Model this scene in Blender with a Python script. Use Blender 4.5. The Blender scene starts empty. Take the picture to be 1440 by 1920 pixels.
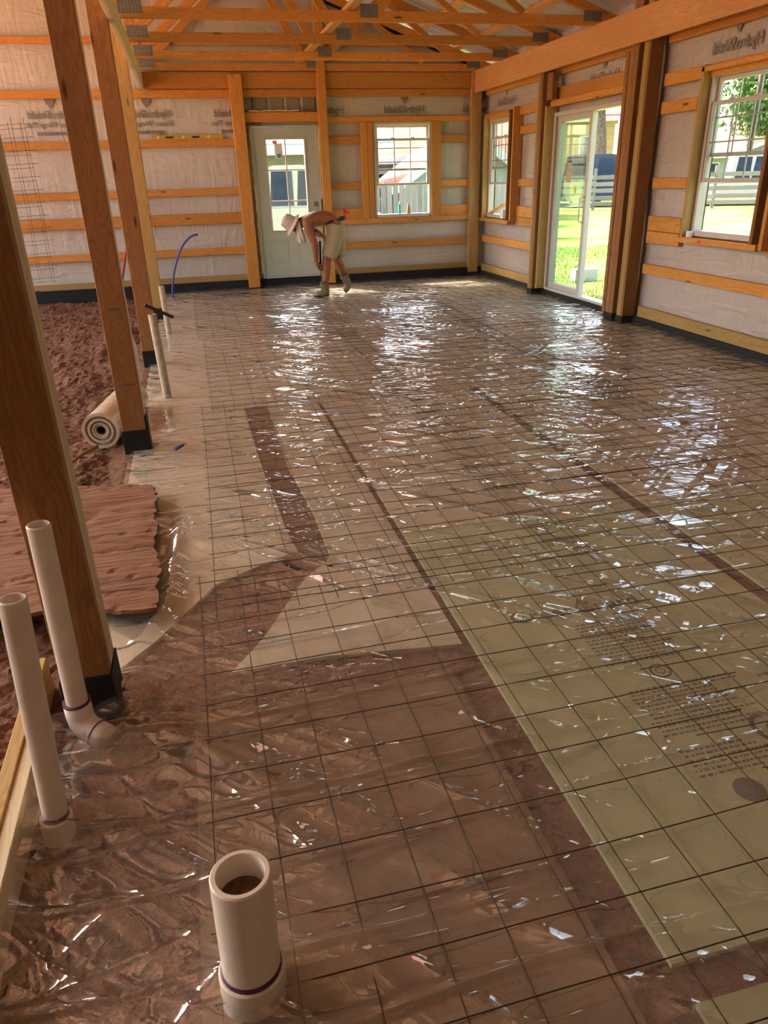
import bpy, bmesh, math, random
import numpy as np
from mathutils import Matrix, Vector, noise as mnoise
random.seed(7); rng = np.random.default_rng(7)
scene = bpy.context.scene
col = scene.collection

# ---------------------------------------------------------------- camera
CAM_H = 1.477
cam_d = bpy.data.cameras.new('camera'); cam = bpy.data.objects.new('camera', cam_d); col.objects.link(cam)
pitch, yaw, roll, focal_px = .43295, -.23297, -.02901, 1363.1
fw = Vector((-math.sin(yaw)*math.cos(pitch), math.cos(yaw)*math.cos(pitch), -math.sin(pitch)))
rt = Vector((math.cos(yaw), math.sin(yaw), 0)); up = rt.cross(fw)
rt2 = rt*math.cos(roll)+up*math.sin(roll); up2 = -rt*math.sin(roll)+up*math.cos(roll)
m3 = Matrix((rt2, up2, -fw)).transposed().to_4x4()
cam.matrix_world = Matrix.Translation((0, 0, CAM_H)) @ m3
cam_d.sensor_fit = 'VERTICAL'; cam_d.sensor_height = 36; cam_d.lens = focal_px/1920*36
cam_d.clip_start = .05; cam_d.clip_end = 500
scene.camera = cam

# ---------------------------------------------------------------- sky, sun, exposure
SUN_TRAVEL = Vector((.42, -.62, -1)).normalized()
world = bpy.data.worlds.new('sky_world'); scene.world = world; world.use_nodes = True
wt = world.node_tree; wt.nodes.clear()
sky = wt.nodes.new('ShaderNodeTexSky'); sky.sky_type = 'NISHITA'; sky.sun_disc = False
sky.sun_elevation = math.asin(-SUN_TRAVEL.z); sky.sun_rotation = math.atan2(-SUN_TRAVEL.x, -SUN_TRAVEL.y)
sky.dust_density = 5.0; sky.air_density = 1.0; sky.ozone_density = 1.0
bg = wt.nodes.new('ShaderNodeBackground'); bg.inputs[1].default_value = .42
wo = wt.nodes.new('ShaderNodeOutputWorld')
wb = wt.nodes.new('ShaderNodeMix'); wb.data_type = 'RGBA'; wb.blend_type = 'MULTIPLY'; wb.inputs[0].default_value = 1; wb.inputs[7].default_value = (1.0, .89, .76, 1)
wt.links.new(sky.outputs[0], wb.inputs[6]); wt.links.new(wb.outputs[2], bg.inputs[0]); wt.links.new(bg.outputs[0], wo.inputs[0])
sun_d = bpy.data.lights.new('sun', 'SUN'); sun_d.energy = 4.5; sun_d.angle = .012; sun_d.color = (1, .95, .86)
sun = bpy.data.objects.new('sun', sun_d); col.objects.link(sun)
sun.rotation_euler = SUN_TRAVEL.to_track_quat('-Z', 'Y').to_euler(); sun.location = (-10, 20, 20)
vs = scene.view_settings
vs.view_transform = 'Standard'; vs.look = 'None'; vs.gamma = 1; vs.use_curve_mapping = False
vs.exposure = 1.95
scene.cycles.max_bounces = 8; scene.cycles.diffuse_bounces = 4; scene.cycles.glossy_bounces = 3
scene.cycles.transparent_max_bounces = 16; scene.cycles.caustics_reflective = False; scene.cycles.caustics_refractive = False
scene.cycles.sample_clamp_indirect = 6; scene.cycles.adaptive_threshold = .03

# ---------------------------------------------------------------- materials
MATS = {}
class NT:
    def __init__(s, name):
        s.m = bpy.data.materials.new(name); s.m.use_nodes = True
        s.t = s.m.node_tree; s.t.nodes.clear(); s.out = s.n('ShaderNodeOutputMaterial'); MATS[name] = s.m
    def n(s, typ, **kw):
        nd = s.t.nodes.new(typ)
        for k, v in kw.items(): setattr(nd, k, v)
        return nd
    def l(s, a, b): s.t.links.new(a, b)
    def inp(s, nd, i, v):
        if hasattr(v, 'links') or hasattr(v, 'is_linked'): s.l(v, nd.inputs[i])
        else: nd.inputs[i].default_value = v
    def coord(s, scale=(1, 1, 1), kind='Object', rnd=0, rot=(0, 0, 0)):
        tc = s.n('ShaderNodeTexCoord'); mp = s.n('ShaderNodeMapping')
        mp.inputs['Scale'].default_value = scale; mp.inputs['Rotation'].default_value = rot
        s.l(tc.outputs[kind], mp.inputs[0])
        if rnd:
            oi = s.n('ShaderNodeObjectInfo'); ml = s.n('ShaderNodeMath', operation='MULTIPLY'); ml.inputs[1].default_value = rnd
            cb = s.n('ShaderNodeCombineXYZ'); s.l(oi.outputs['Random'], ml.inputs[0])
            for i in range(3): s.l(ml.outputs[0], cb.inputs[i])
            s.l(cb.outputs[0], mp.inputs['Location'])
        return mp.outputs[0]
    def dirc(s, ang, sx, sy):
        tc = s.n('ShaderNodeTexCoord'); a = s.n('ShaderNodeMapping'); a.inputs['Rotation'].default_value = (0, 0, -ang)
        b = s.n('ShaderNodeMapping'); b.inputs['Scale'].default_value = (sx, sy, 1)
        s.l(tc.outputs['Object'], a.inputs[0]); s.l(a.outputs[0], b.inputs[0]); return b.outputs[0]
    def ridged(s, vec, scale, p, dist=.6, detail=.5):
        n = s.noise(vec, scale, detail, .5, dist)
        r = s.math('SUBTRACT', 1.0, s.math('ABSOLUTE', s.math('MULTIPLY', s.math('SUBTRACT', n, .5), 3.2)), True)
        return s.math('POWER', r, p)
    def noise(s, vec, scale, detail=4, rough=.55, dist=0):
        nd = s.n('ShaderNodeTexNoise'); s.l(vec, nd.inputs['Vector'])
        for k, v in (('Scale', scale), ('Detail', detail), ('Roughness', rough), ('Distortion', dist)): nd.inputs[k].default_value = v
        return nd.outputs['Fac']
    def ramp(s, fac, stops, interp='LINEAR'):
        r = s.n('ShaderNodeValToRGB'); r.color_ramp.interpolation = interp
        e = r.color_ramp.elements
        while len(e) < len(stops): e.new(.5)
        for q, (p, c) in zip(e, stops): q.position = p; q.color = (*c, 1) if len(c) == 3 else c
        s.l(fac, r.inputs[0]); return r.outputs[0]
    def mix(s, fac, a, b, blend='MIX'):
        nd = s.n('ShaderNodeMix', data_type='RGBA', blend_type=blend)
        for i, v in ((0, fac), (6, a), (7, b)):
            if hasattr(v, 'is_linked'): s.l(v, nd.inputs[i])
            else: nd.inputs[i].default_value = v if i == 0 or len(v) == 4 else (*v, 1)
        return nd.outputs[2]
    def math(s, op, a, b=0.0, clamp=False):
        nd = s.n('ShaderNodeMath', operation=op); nd.use_clamp = clamp
        s.inp(nd, 0, a); s.inp(nd, 1, b); return nd.outputs[0]
    def bump(s, h, strength=.3, dist=.01):
        b = s.n('ShaderNodeBump'); b.inputs['Strength'].default_value = strength; b.inputs['Distance'].default_value = dist
        s.l(h, b.inputs['Height']); return b.outputs[0]
    def pbr(s, colr, rough=.6, metal=0, normal=None, spec=.5, **kw):
        p = s.n('ShaderNodeBsdfPrincipled')
        if hasattr(colr, 'is_linked'): s.l(colr, p.inputs['Base Color'])
        else: p.inputs['Base Color'].default_value = (*colr, 1)
        s.inp(p, 'Roughness', rough); p.inputs['Metallic'].default_value = metal
        p.inputs['Specular IOR Level'].default_value = spec
        if normal is not None: s.l(normal, p.inputs['Normal'])
        for k, v in kw.items(): p.inputs[k].default_value = v
        return p.outputs[0]
    def schlick(s, f0, normal=None, p=5.0):
        lw = s.n('ShaderNodeLayerWeight'); lw.inputs[0].default_value = .5
        if normal is not None: s.l(normal, lw.inputs['Normal'])
        return s.math('ADD', s.math('MULTIPLY', s.math('POWER', lw.outputs['Facing'], p), 1-f0), f0, True)
    def done(s, sh): s.l(sh, s.out.inputs[0]); return s.m

def plain(name, c, rough=.6, metal=0, var=.12, scale=9, spec=.4, bump=0):
    t = NT(name); v = t.coord(rnd=20); f = t.noise(v, scale, 3)
    cc = t.ramp(f, [(.25, tuple(x*(1-var) for x in c)), (.75, tuple(min(1, x*(1+var)) for x in c))])
    return t.done(t.pbr(cc, rough, metal, t.bump(f, bump, .005) if bump else None, spec))

def wood(name, light, mid, dark, rough=.62, knots=True):
    t = NT(name); v = t.coord((1.1, 11, 11), rnd=37)
    g1 = t.noise(v, 1.6, 3, .5, 1.2)
    rings = t.math('FRACT', t.math('MULTIPLY', g1, 9.0))
    rings = t.math('ABSOLUTE', t.math('SUBTRACT', rings, .5))
    fine = t.noise(t.coord((4, 110, 110), rnd=11), 2.0, 3)
    c = t.ramp(rings, [(0, light), (.32, mid), (.5, tuple(.55*a+.45*b for a, b in zip(mid, dark)))])
    c = t.mix(t.math('MULTIPLY', fine, .45), c, mid)
    big = t.noise(t.coord((.7, 3, 3), rnd=53), 1.3, 2)
    c = t.mix(t.ramp(big, [(.35, (0, 0, 0)), (.7, (.55, .55, .55))]), c, tuple(.6*a+.4*b for a, b in zip(mid, dark)))
    if knots:
        vo = t.n('ShaderNodeTexVoronoi'); t.l(t.coord((1.5, 6.5, 6.5), rnd=71), vo.inputs['Vector']); vo.inputs['Scale'].default_value = 1.15
        k = t.ramp(vo.outputs['Distance'], [(.04, (1, 1, 1)), (.11, (0, 0, 0))])
        c = t.mix(k, c, tuple(.45*q for q in dark))
    hs = t.n('ShaderNodeHueSaturation'); oi = t.n('ShaderNodeObjectInfo')
    mr = t.n('ShaderNodeMapRange'); mr.inputs[3].default_value = .82; mr.inputs[4].default_value = 1.15
    t.l(oi.outputs['Random'], mr.inputs[0]); t.l(mr.outputs[0], hs.inputs['Value']); t.l(c, hs.inputs['Color'])
    return t.done(t.pbr(hs.outputs[0], rough, 0, t.bump(fine, .15, .003), .3))

WOOD = wood('framing_lumber', (.72, .36, .10), (.60, .27, .06), (.34, .12, .02))
WOODP = wood('beam_lumber', (.80, .46, .20), (.72, .37, .14), (.46, .20, .07), knots=False)
WOODB = wood('post_lumber', (.36, .175, .065), (.29, .13, .042), (.15, .058, .016))
WOODT = wood('treated_lumber', (.52, .36, .15), (.44, .28, .09), (.26, .15, .04))
WOODW = wood('pale_lumber', (.82, .72, .50), (.74, .62, .40), (.50, .37, .20))
WOODG = wood('weathered_fence_wood', (.30, .28, .26), (.23, .215, .20), (.13, .12, .115), .85)
PLATE = plain('galvanised_plate', (.26, .26, .24), .55, .7, .25, 40)
RIDG = plain('dark_plate_ridge', (.17, .17, .155), .6, .5)  # ridges slightly darker than the plate itself
BLACK = plain('black_sleeve', (.012, .012, .013), .8, 0, .3, 20)
VINYL = plain('white_vinyl', (.58, .55, .49), .35, 0, .04)
DOORM = plain('primed_door_steel', (.46, .51, .43), .45, 0, .05)
PVC = plain('white_pvc', (.76, .66, .56), .38, 0, .08, 12)
PVCG = plain('dusty_pvc', (.52, .44, .33), .5, 0, .25, 30)
PURPLE = plain('purple_primer', (.085, .02, .07), .5)
INK = plain('printing_ink', (.13, .115, .11), .8)
INKF = plain('faded_ink', (.20, .11, .075), .8)
INKW = plain('wrap_ink', (.235, .215, .195), .9)
RUST = plain('rusty_wire', (.065, .034, .02), .65, .2, .5, 60)
DARKM = plain('dark_iron', (.05, .035, .025), .55, .4, .4, 30)
SKIN = plain('tanned_skin', (.33, .115, .045), .5, 0, .15, 14)
KHAKI = plain('khaki_cloth', (.44, .37, .22), .85, 0, .14, 30, bump=.3)
HATM = plain('hat_cloth', (.62, .50, .42), .9, 0, .1, 30)
SCARF = plain('neck_cloth', (.66, .58, .48), .9, 0, .1, 20)
BOOT = plain('tan_leather', (.24, .17, .10), .7, 0, .25, 18)
SOCK = plain('grey_sock', (.10, .10, .11), .9, 0, .2, 60)
BELT = plain('black_leather', (.012, .011, .011), .45)
REDP = plain('red_tubing', (.45, .02, .02), .35)
BLUEP = plain('blue_tubing', (.06, .08, .30), .35)
FOAMSP = plain('spray_foam', (.78, .66, .38), .8, 0, .2, 60)
YELL = plain('level_yellow', (.50, .33, .06), .4)
REDI = plain('red_marking', (.75, .03, .02), .6)
STICKY = plain('yellow_sticker', (.80, .70, .02), .5)
PAPER = plain('paper_label', (.62, .50, .30), .7)
WHITEP = plain('white_paper', (.85, .85, .82), .7)
TEALP = plain('teal_print', (.02, .45, .48), .6)
PINKP = plain('pink_print', (.80, .20, .28), .6)
CONC = plain('concrete', (.42, .41, .40), .9, 0, .15, 30)

def wrap_mat(name, c, wr=.5):
    t = NT(name); v = t.coord((1, 1, 1))
    a = t.noise(t.coord((.8, .8, 3), rot=(.2, .25, 0)), 2.0, 2, .45, 1.2)
    b = t.noise(t.coord((4, 4, .8), rot=(.6, .7, 0)), 1.8, 2, .45, .8)
    f = t.noise(v, 1.2, 3)
    cc = t.ramp(f, [(.2, tuple(x*.88 for x in c)), (.8, tuple(min(1, x*1.08) for x in c))])
    h = t.math('ADD', t.math('ABSOLUTE', t.math('SUBTRACT', a, .5)), t.math('MULTIPLY', t.math('ABSOLUTE', t.math('SUBTRACT', b, .5)), .7))
    return t.done(t.pbr(cc, .42, 0, t.bump(h, wr, .05), .4))
WRAP = wrap_mat('house_wrap', (.58, .55, .49), .6)
WRAPR = wrap_mat('house_wrap_loose_shaded', (.50, .44, .40), .8)  # looser folds; colour also darkened for the right wall's shade

t = NT('ribbed_metal'); f = t.noise(t.coord((1, 1, 1)), 3, 3)
METAL = t.done(t.pbr(t.ramp(f, [(.3, (.60, .61, .60)), (.7, (.72, .73, .72))]), .38, .35, None, .5))
t = NT('olive_siding'); f = t.noise(t.coord((1, 1, 1)), 3, 3)
SIDING = t.done(t.pbr(t.ramp(f, [(.3, (.30, .29, .22)), (.7, (.38, .37, .29))]), .5, .3))

t = NT('red_soil'); v = t.coord()
a = t.noise(v, 2.2, 5, .6); b = t.noise(v, 28, 6, .7); c_ = t.noise(v, 90, 3, .6)
cc = t.mix(t.ramp(b, [(.38, (0, 0, 0)), (.62, (1, 1, 1))]), (.10, .043, .024), (.285, .140, .088)); cc = t.mix(t.ramp(a, [(.35, (0, 0, 0)), (.7, (.7, .7, .7))]), cc, (.21, .10, .055))
h = t.math('ADD', b, t.math('MULTIPLY', c_, .6))
SOIL = t.done(t.pbr(cc, .9, 0, t.bump(h, .8, .03), .2))

SOIL_BOUNCE = plain('bounce_red_soil', (.50, .25, .155), .95, 0, .3, 2)  # paler copy of the soil colour, brightened for warm bounce light
t = NT('plywood_mud'); v = t.coord((1.4, 16, 3)); a = t.noise(v, 3, 5, .65, .6); b = t.noise(t.coord((1, 1, 1)), 5, 4)
cc = t.ramp(a, [(.34, (.05, .022, .013)), (.42, (.25, .125, .075)), (.7, (.36, .195, .12))])
MUDPLY = t.done(t.pbr(t.mix(t.math('MULTIPLY', b, .4), cc, (.30, .14, .085)), .9, 0, t.bump(a, .9, .02), .15))

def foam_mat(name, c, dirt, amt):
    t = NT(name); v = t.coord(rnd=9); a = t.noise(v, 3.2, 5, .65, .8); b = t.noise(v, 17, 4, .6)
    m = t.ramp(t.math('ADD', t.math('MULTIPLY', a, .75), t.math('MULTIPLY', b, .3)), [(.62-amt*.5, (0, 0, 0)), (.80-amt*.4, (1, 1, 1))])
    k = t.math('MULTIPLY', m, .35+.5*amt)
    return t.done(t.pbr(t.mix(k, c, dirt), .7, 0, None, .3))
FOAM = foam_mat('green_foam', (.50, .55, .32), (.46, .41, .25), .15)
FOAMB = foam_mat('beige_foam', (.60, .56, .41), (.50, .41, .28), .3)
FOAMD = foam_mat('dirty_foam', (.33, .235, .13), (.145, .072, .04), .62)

# clear plastic film: see-through, glossy, slightly hazy
t = NT('clear_poly'); v = t.coord()
mk = t.ramp(t.noise(v, 1.1, 2), [(.40, (.06, .06, .06)), (.62, (1, 1, 1))])
mk2 = t.ramp(t.noise(t.coord((1, 1, 1), rot=(0, 0, 1)), 1.7, 2), [(.44, (.03, .03, .03)), (.60, (1, 1, 1))])
hA = t.math('MULTIPLY', t.ridged(t.dirc(-.85, .38, 4.0), 1.5, 2.6, .28), mk)
hB = t.math('MULTIPLY', t.ridged(t.dirc(-.62, .8, 9), 1.5, 2.2, .35), mk2)
hC = t.math('MULTIPLY', t.ridged(t.dirc(.06, .5, 7), 1.0, 8.0, .25, 0), .55)
hD = t.math('MULTIPLY', t.math('MULTIPLY', t.ridged(t.dirc(.75, .8, 6.5), 1.6, 3.0, .3), mk2), .35)
hE = t.math('MULTIPLY', t.noise(v, 24, 1), .025)
hh = t.math('ADD', t.math('ADD', t.math('MULTIPLY', hA, 2.0), t.math('MULTIPLY', hB, .42)), t.math('ADD', t.math('ADD', hC, hD), hE))
nb = t.bump(hh, 1.0, .013)
gl = t.n('ShaderNodeBsdfGlossy'); gl.inputs['Roughness'].default_value = .035; gl.inputs['Color'].default_value = (.95, .96, 1, 1); t.l(nb, gl.inputs['Normal'])
tr = t.n('ShaderNodeBsdfTransparent'); tr.inputs[0].default_value = (.98, .97, .96, 1)
di = t.n('ShaderNodeBsdfDiffuse'); di.inputs[0].default_value = (.78, .70, .66, 1); t.l(nb, di.inputs[1])
mx = t.n('ShaderNodeMixShader'); mx.inputs[0].default_value = .10; t.l(tr.outputs[0], mx.inputs[1]); t.l(di.outputs[0], mx.inputs[2])
mx2 = t.n('ShaderNodeMixShader'); t.l(t.schlick(.12, nb, 4.0), mx2.inputs[0]); t.l(mx.outputs[0], mx2.inputs[1]); t.l(gl.outputs[0], mx2.inputs[2])
POLY = t.done(mx2.outputs[0])
t = NT('poly_roll'); f = t.noise(t.coord((1, 1, 1)), 8, 3)
ROLL = t.done(t.pbr(t.ramp(f, [(.3, (.52, .42, .30)), (.7, (.64, .53, .40))]), .22, 0, t.bump(f, .3, .01), .6))

def glass(name, tint, ior=1.45):
    t = NT(name)
    gl = t.n('ShaderNodeBsdfGlossy'); gl.inputs['Roughness'].default_value = .01
    tr = t.n('ShaderNodeBsdfTransparent'); tr.inputs[0].default_value = (*tint, 1)
    mx = t.n('ShaderNodeMixShader'); t.l(t.schlick(.05), mx.inputs[0]); t.l(tr.outputs[0], mx.inputs[1]); t.l(gl.outputs[0], mx.inputs[2])
    return t.done(mx.outputs[0])
GLASS = glass('window_glass', (.955, .985, .98))
GLASSG = glass('slider_glass', (.90, .965, .93))

t = NT('lawn_grass'); v = t.coord(); a = t.noise(v, .35, 4, .6); b = t.noise(v, 9, 5, .7)
cc = t.mix(b, (.07, .15, .025), (.20, .26, .055)); cc = t.mix(t.ramp(a, [(.42, (0, 0, 0)), (.62, (.75, .75, .75))]), cc, (.30, .27, .10))
LAWN = t.done(t.pbr(cc, .95, 0, t.bump(b, .6, .03), .1))
GRASSM = plain('grass_blade', (.11, .24, .03), .7, 0, .5, 3)
LEAF = plain('tree_leaf', (.07, .16, .035), .7, 0, .6, .7)
BARK = plain('tree_bark', (.16, .12, .10), .95, 0, .5, 8, bump=1)
t = NT('yellow_brick'); br = t.n('ShaderNodeTexBrick'); t.l(t.coord(), br.inputs['Vector']); br.inputs['Scale'].default_value = 2.4
br.inputs['Color1'].default_value = (.44, .33, .16, 1); br.inputs['Color2'].default_value = (.36, .26, .12, 1); br.inputs['Mortar'].default_value = (.46, .40, .28, 1)
YBRICK = t.done(t.pbr(br.outputs[0], .9))
SHING = plain('red_shingle', (.42, .17, .13), .9, 0, .3, 14)
SIDEW = plain('blue_grey_siding', (.30, .38, .40), .8, 0, .08)
TRIMW = plain('white_trim', (.75, .75, .73), .6)
NAVY = plain('navy_paint', (.018, .035, .10), .25, 0, .1)
SILV = plain('silver_paint', (.45, .46, .47), .3, .3, .1)
TYRE = plain('tyre_rubber', (.015, .015, .015), .8)
DGLASS = plain('dark_glass', (.012, .03, .075), .08, 0, .1, 3, .6)

# ---------------------------------------------------------------- helpers
XF = Matrix.Identity(4)
def pw(o):
    m = Matrix.Identity(4)
    if o.parent: m = pw(o.parent) @ o.matrix_parent_inverse
    return m @ o.matrix_basis
def link(o, parent=None):
    col.objects.link(o)
    if parent is not None:
        o.parent = parent; o.matrix_parent_inverse = pw(parent).inverted()
    return o
def tag(o, label=None, cat=None, group=None, kind=None):
    for k, v in (('label', label), ('category', cat), ('group', group), ('kind', kind)):
        if v: o[k] = v
    return o
def thing(name, label, cat, loc=(0, 0, 0), group=None, kind=None):
    o = bpy.data.objects.new(name, None); o.empty_display_size = .1
    o.matrix_basis = XF @ Matrix.Translation(loc); col.objects.link(o)
    return tag(o, label, cat, group, kind)
def mesh_obj(name, verts, faces, mat, parent=None, M=None, smooth=False, mats=None, midx=None):
    me = bpy.data.meshes.new(name); me.from_pydata([tuple(v) for v in verts], [], faces); 
    me.materials.append(mat)
    for q in mats or []: me.materials.append(q)
    if midx is not None: me.polygons.foreach_set('material_index', midx)
    if smooth: me.polygons.foreach_set('use_smooth', [True]*len(me.polygons))
    me.update()
    o = bpy.data.objects.new(name, me); o.matrix_basis = XF @ (M or Matrix.Identity(4))
    return link(o, parent)
def cbox(sx, sy, sz, c=.003):
    """chamfered box, centred: verts, faces"""
    c = min(c, sx*.3, sy*.3, sz*.3); h = (sx/2, sy/2, sz/2)
    bm = bmesh.new(); bmesh.ops.create_cube(bm, size=1)
    for v in bm.verts: v.co = Vector((v.co.x*sx, v.co.y*sy, v.co.z*sz))
    if c > 0: bmesh.ops.bevel(bm, geom=list(bm.edges), offset=c, segments=1, affect='EDGES')
    bm.verts.index_update()
    V = [v.co.copy() for v in bm.verts]; F = [[v.index for v in f.verts] for f in bm.faces]; bm.free()
    return V, F
BOXCACHE = {}
def box_mesh(sx, sy, sz, mat, c, name):
    key = (round(sx, 4), round(sy, 4), round(sz, 4), mat.name, c)
    if key not in BOXCACHE:
        V, F = cbox(sx, sy, sz, c); me = bpy.data.meshes.new(name); me.from_pydata(V, [], F); me.materials.append(mat); BOXCACHE[key] = me
    return BOXCACHE[key]
def box(name, x0, x1, y0, y1, z0, z1, mat, parent=None, axis=None, c=.003):
    """axis-aligned box; its local X runs along its longest side (wood grain)"""
    s = (x1-x0, y1-y0, z1-z0); a = axis if axis is not None else max(range(3), key=lambda i: s[i])
    R = {0: Matrix.Identity(3), 1: Matrix(((0, -1, 0), (1, 0, 0), (0, 0, 1))), 2: Matrix(((0, 0, -1), (0, 1, 0), (1, 0, 0)))}[a].to_4x4()
    d = {0: s, 1: (s[1], s[0], s[2]), 2: (s[2], s[1], s[0])}[a]
    o = bpy.data.objects.new(name, box_mesh(*d, mat, c, name))
    o.matrix_basis = XF @ Matrix.Translation(((x0+x1)/2, (y0+y1)/2, (z0+z1)/2)) @ R
    return link(o, parent)
def bar(name, p0, p1, w, h, mat, parent=None, upv=(0, 0, 1), c=.003):
    """board from p0 to p1, w across, h along upv"""
    p0, p1 = Vector(p0), Vector(p1); x = (p1-p0); L = x.length; x.normalize(); u = Vector(upv)
    y = u.cross(x).normalized(); z = x.cross(y)
    M = Matrix((x, y, z)).transposed().to_4x4()
    o = bpy.data.objects.new(name, box_mesh(L, w, h, mat, c, name)); o.matrix_basis = XF @ Matrix.Translation((p0+p1)/2) @ M
    return link(o, parent)
def tube_geo(pts, r, n=8, caps=True, radii=None):
    pts = [Vector(p) for p in pts]; V = []; F = []; prev = None
    for i, p in enumerate(pts):
        d = (pts[min(i+1, len(pts)-1)]-pts[max(i-1, 0)]).normalized()
        if prev is None: a = d.orthogonal().normalized()
        else: a = (prev - d*prev.dot(d)).normalized()
        prev = a; b = d.cross(a); rr = radii[i] if radii else r
        for k in range(n):
            th = 2*math.pi*k/n; V.append(p+(a*math.cos(th)+b*math.sin(th))*rr)
    for i in range(len(pts)-1):
        for k in range(n): F.append((i*n+k, i*n+(k+1) % n, (i+1)*n+(k+1) % n, (i+1)*n+k))
    if caps: F.append(tuple(range(n-1, -1, -1))); F.append(tuple(range((len(pts)-1)*n, len(pts)*n)))
    return V, F
def tube(name, pts, r, mat, parent=None, n=8, smooth=True, caps=True, radii=None):
    V, F = tube_geo(pts, r, n, caps, radii)
    return mesh_obj(name, V, F, mat, parent, smooth=smooth)
def lathe(name, prof, mat, parent=None, M=None, n=40, smooth=True):
    """prof: closed list of (r,z) revolved about local Z"""
    V = []; F = []; m = len(prof)
    for k in range(n):
        th = 2*math.pi*k/n
        for r, z in prof: V.append((r*math.cos(th), r*math.sin(th), z))
    for k in range(n):
        for i in range(m):
            j = (i+1) % m; F.append((k*m+i, ((k+1) % n)*m+i, ((k+1) % n)*m+j, k*m+j))
    o = mesh_obj(name, V, F, mat, parent, M, smooth)
    if smooth:
        try: o.data.set_sharp_from_angle(angle=.7)
        except Exception: pass
    return o
def prism(name, poly, z0, z1, mat, parent=None, M=None):
    n = len(poly); V = [(x, y, z0) for x, y in poly]+[(x, y, z1) for x, y in poly]
    F = [tuple(range(n-1, -1, -1)), tuple(range(n, 2*n))]+[(i, (i+1) % n, n+(i+1) % n, n+i) for i in range(n)]
    return mesh_obj(name, V, F, mat, parent, M)
def text(name, s, size, mat, M, parent, bold=.0, sx=1.0):
    cu = bpy.data.curves.new('tmp', 'FONT'); cu.body = s; cu.size = size; cu.align_x = 'CENTER'; cu.align_y = 'CENTER'; cu.offset = bold; cu.extrude = .0006; cu.resolution_u = 3
    ob = bpy.data.objects.new('tmp', cu); col.objects.link(ob); bpy.context.view_layer.update()
    me = bpy.data.meshes.new_from_object(ob.evaluated_get(bpy.context.evaluated_depsgraph_get()))
    bpy.data.objects.remove(ob); bpy.data.curves.remove(cu)
    me.materials.clear(); me.materials.append(mat)
    o = bpy.data.objects.new(name, me); o.matrix_basis = XF @ M @ Matrix.Diagonal((sx, 1, 1, 1)); return link(o, parent)
def hash2(ix, iy, s=0):
    n = (ix.astype(np.int64)*374761393 + iy.astype(np.int64)*668265263 + s*1442695) & 0x7fffffff
    n = ((n ^ (n >> 13))*1274126177) & 0x7fffffff
    return ((n ^ (n >> 16)) & 0xffff)/65535.
def vnoise(x, y, s=0):
    ix = np.floor(x); iy = np.floor(y); fx = x-ix; fy = y-iy
    fx = fx*fx*(3-2*fx); fy = fy*fy*(3-2*fy)
    a = hash2(ix, iy, s); b = hash2(ix+1, iy, s); c = hash2(ix, iy+1, s); d = hash2(ix+1, iy+1, s)
    return (a*(1-fx)+b*fx)*(1-fy)+(c*(1-fx)+d*fx)*fy
def fbm(x, y, o=4, s=0):
    r = 0; a = .5
    for i in range(o): r = r+a*vnoise(x*2**i, y*2**i, s+i*17); a *= .5
    return r
def ridge(x, y, s=0): return 1-np.abs(2*vnoise(x, y, s)-1)
def grid_faces(nx, ny, keep=None):
    F = []
    for j in range(ny-1):
        for i in range(nx-1):
            if keep is None or keep[j, i]: F.append((j*nx+i, j*nx+i+1, (j+1)*nx+i+1, (j+1)*nx+i))
    return F
def far(x, z, Y):
    """a point measured on the plane Y=11.4, moved along its own depth to plane Y"""
    k = Y/11.4; return x*k, CAM_H+(z-CAM_H)*k

# ================================================================ GROUND
ROOF = lambda x: 3.0+(4.18-x)*.344          # top of the top chords on the slope over the room
RIDGE = -2.2
LEFT = -5.2
xs = np.concatenate([np.arange(-5.4, -2.4, .2), np.arange(-2.4, -.5, .025), np.arange(-.5, 4.7, .1)])
ys = np.concatenate([np.arange(-3.6, .8, .15), np.arange(.8, 6.5, .022), np.arange(6.5, 11.8, .05)])
X, Y = np.meshgrid(xs, ys)
left = np.clip((-.55-X)/.12, 0, 1)
Zg = -.020 + left*(-.025+.06*fbm(X*1.1, Y*1.1, 3)-.03 + .05*np.clip(fbm(X*6, Y*6, 4, 5)-.40, 0, 1)*2.4 + .035*np.clip(vnoise(X*15, Y*15, 9)-.45, 0, 1)*1.6*vnoise(X*3, Y*3, 19)+.016*hash2(np.round(X*60), np.round(Y*60), 3)-.03)
floor = mesh_obj('floor', np.stack([X, Y, Zg], -1).reshape(-1, 3), grid_faces(len(xs), len(ys)), SOIL, smooth=False)
tag(floor, 'bare red soil floor inside the unfinished building', 'floor', kind='structure')
outside = mesh_obj('lawn', [(-90, -60, -.2), (120, -60, -.2), (120, 140, -.2), (-90, 140, -.2)], [(0, 1, 2, 3)], LAWN)
tag(outside, 'sunlit yellow green lawn outside the building', 'lawn', kind='structure')
sb = mesh_obj('bounce_soil_yard', [(-40, -40, -.17), (4.6, -40, -.17), (4.6, 11.8, -.17), (-40, 11.8, -.17)], [(0, 1, 2, 3)], SOIL_BOUNCE)  # unseen ground, added to bounce warm light onto the left of the room
tag(sb, 'unseen red soil yard added to bounce warm light in through the open sides', 'ground', kind='structure')

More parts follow.
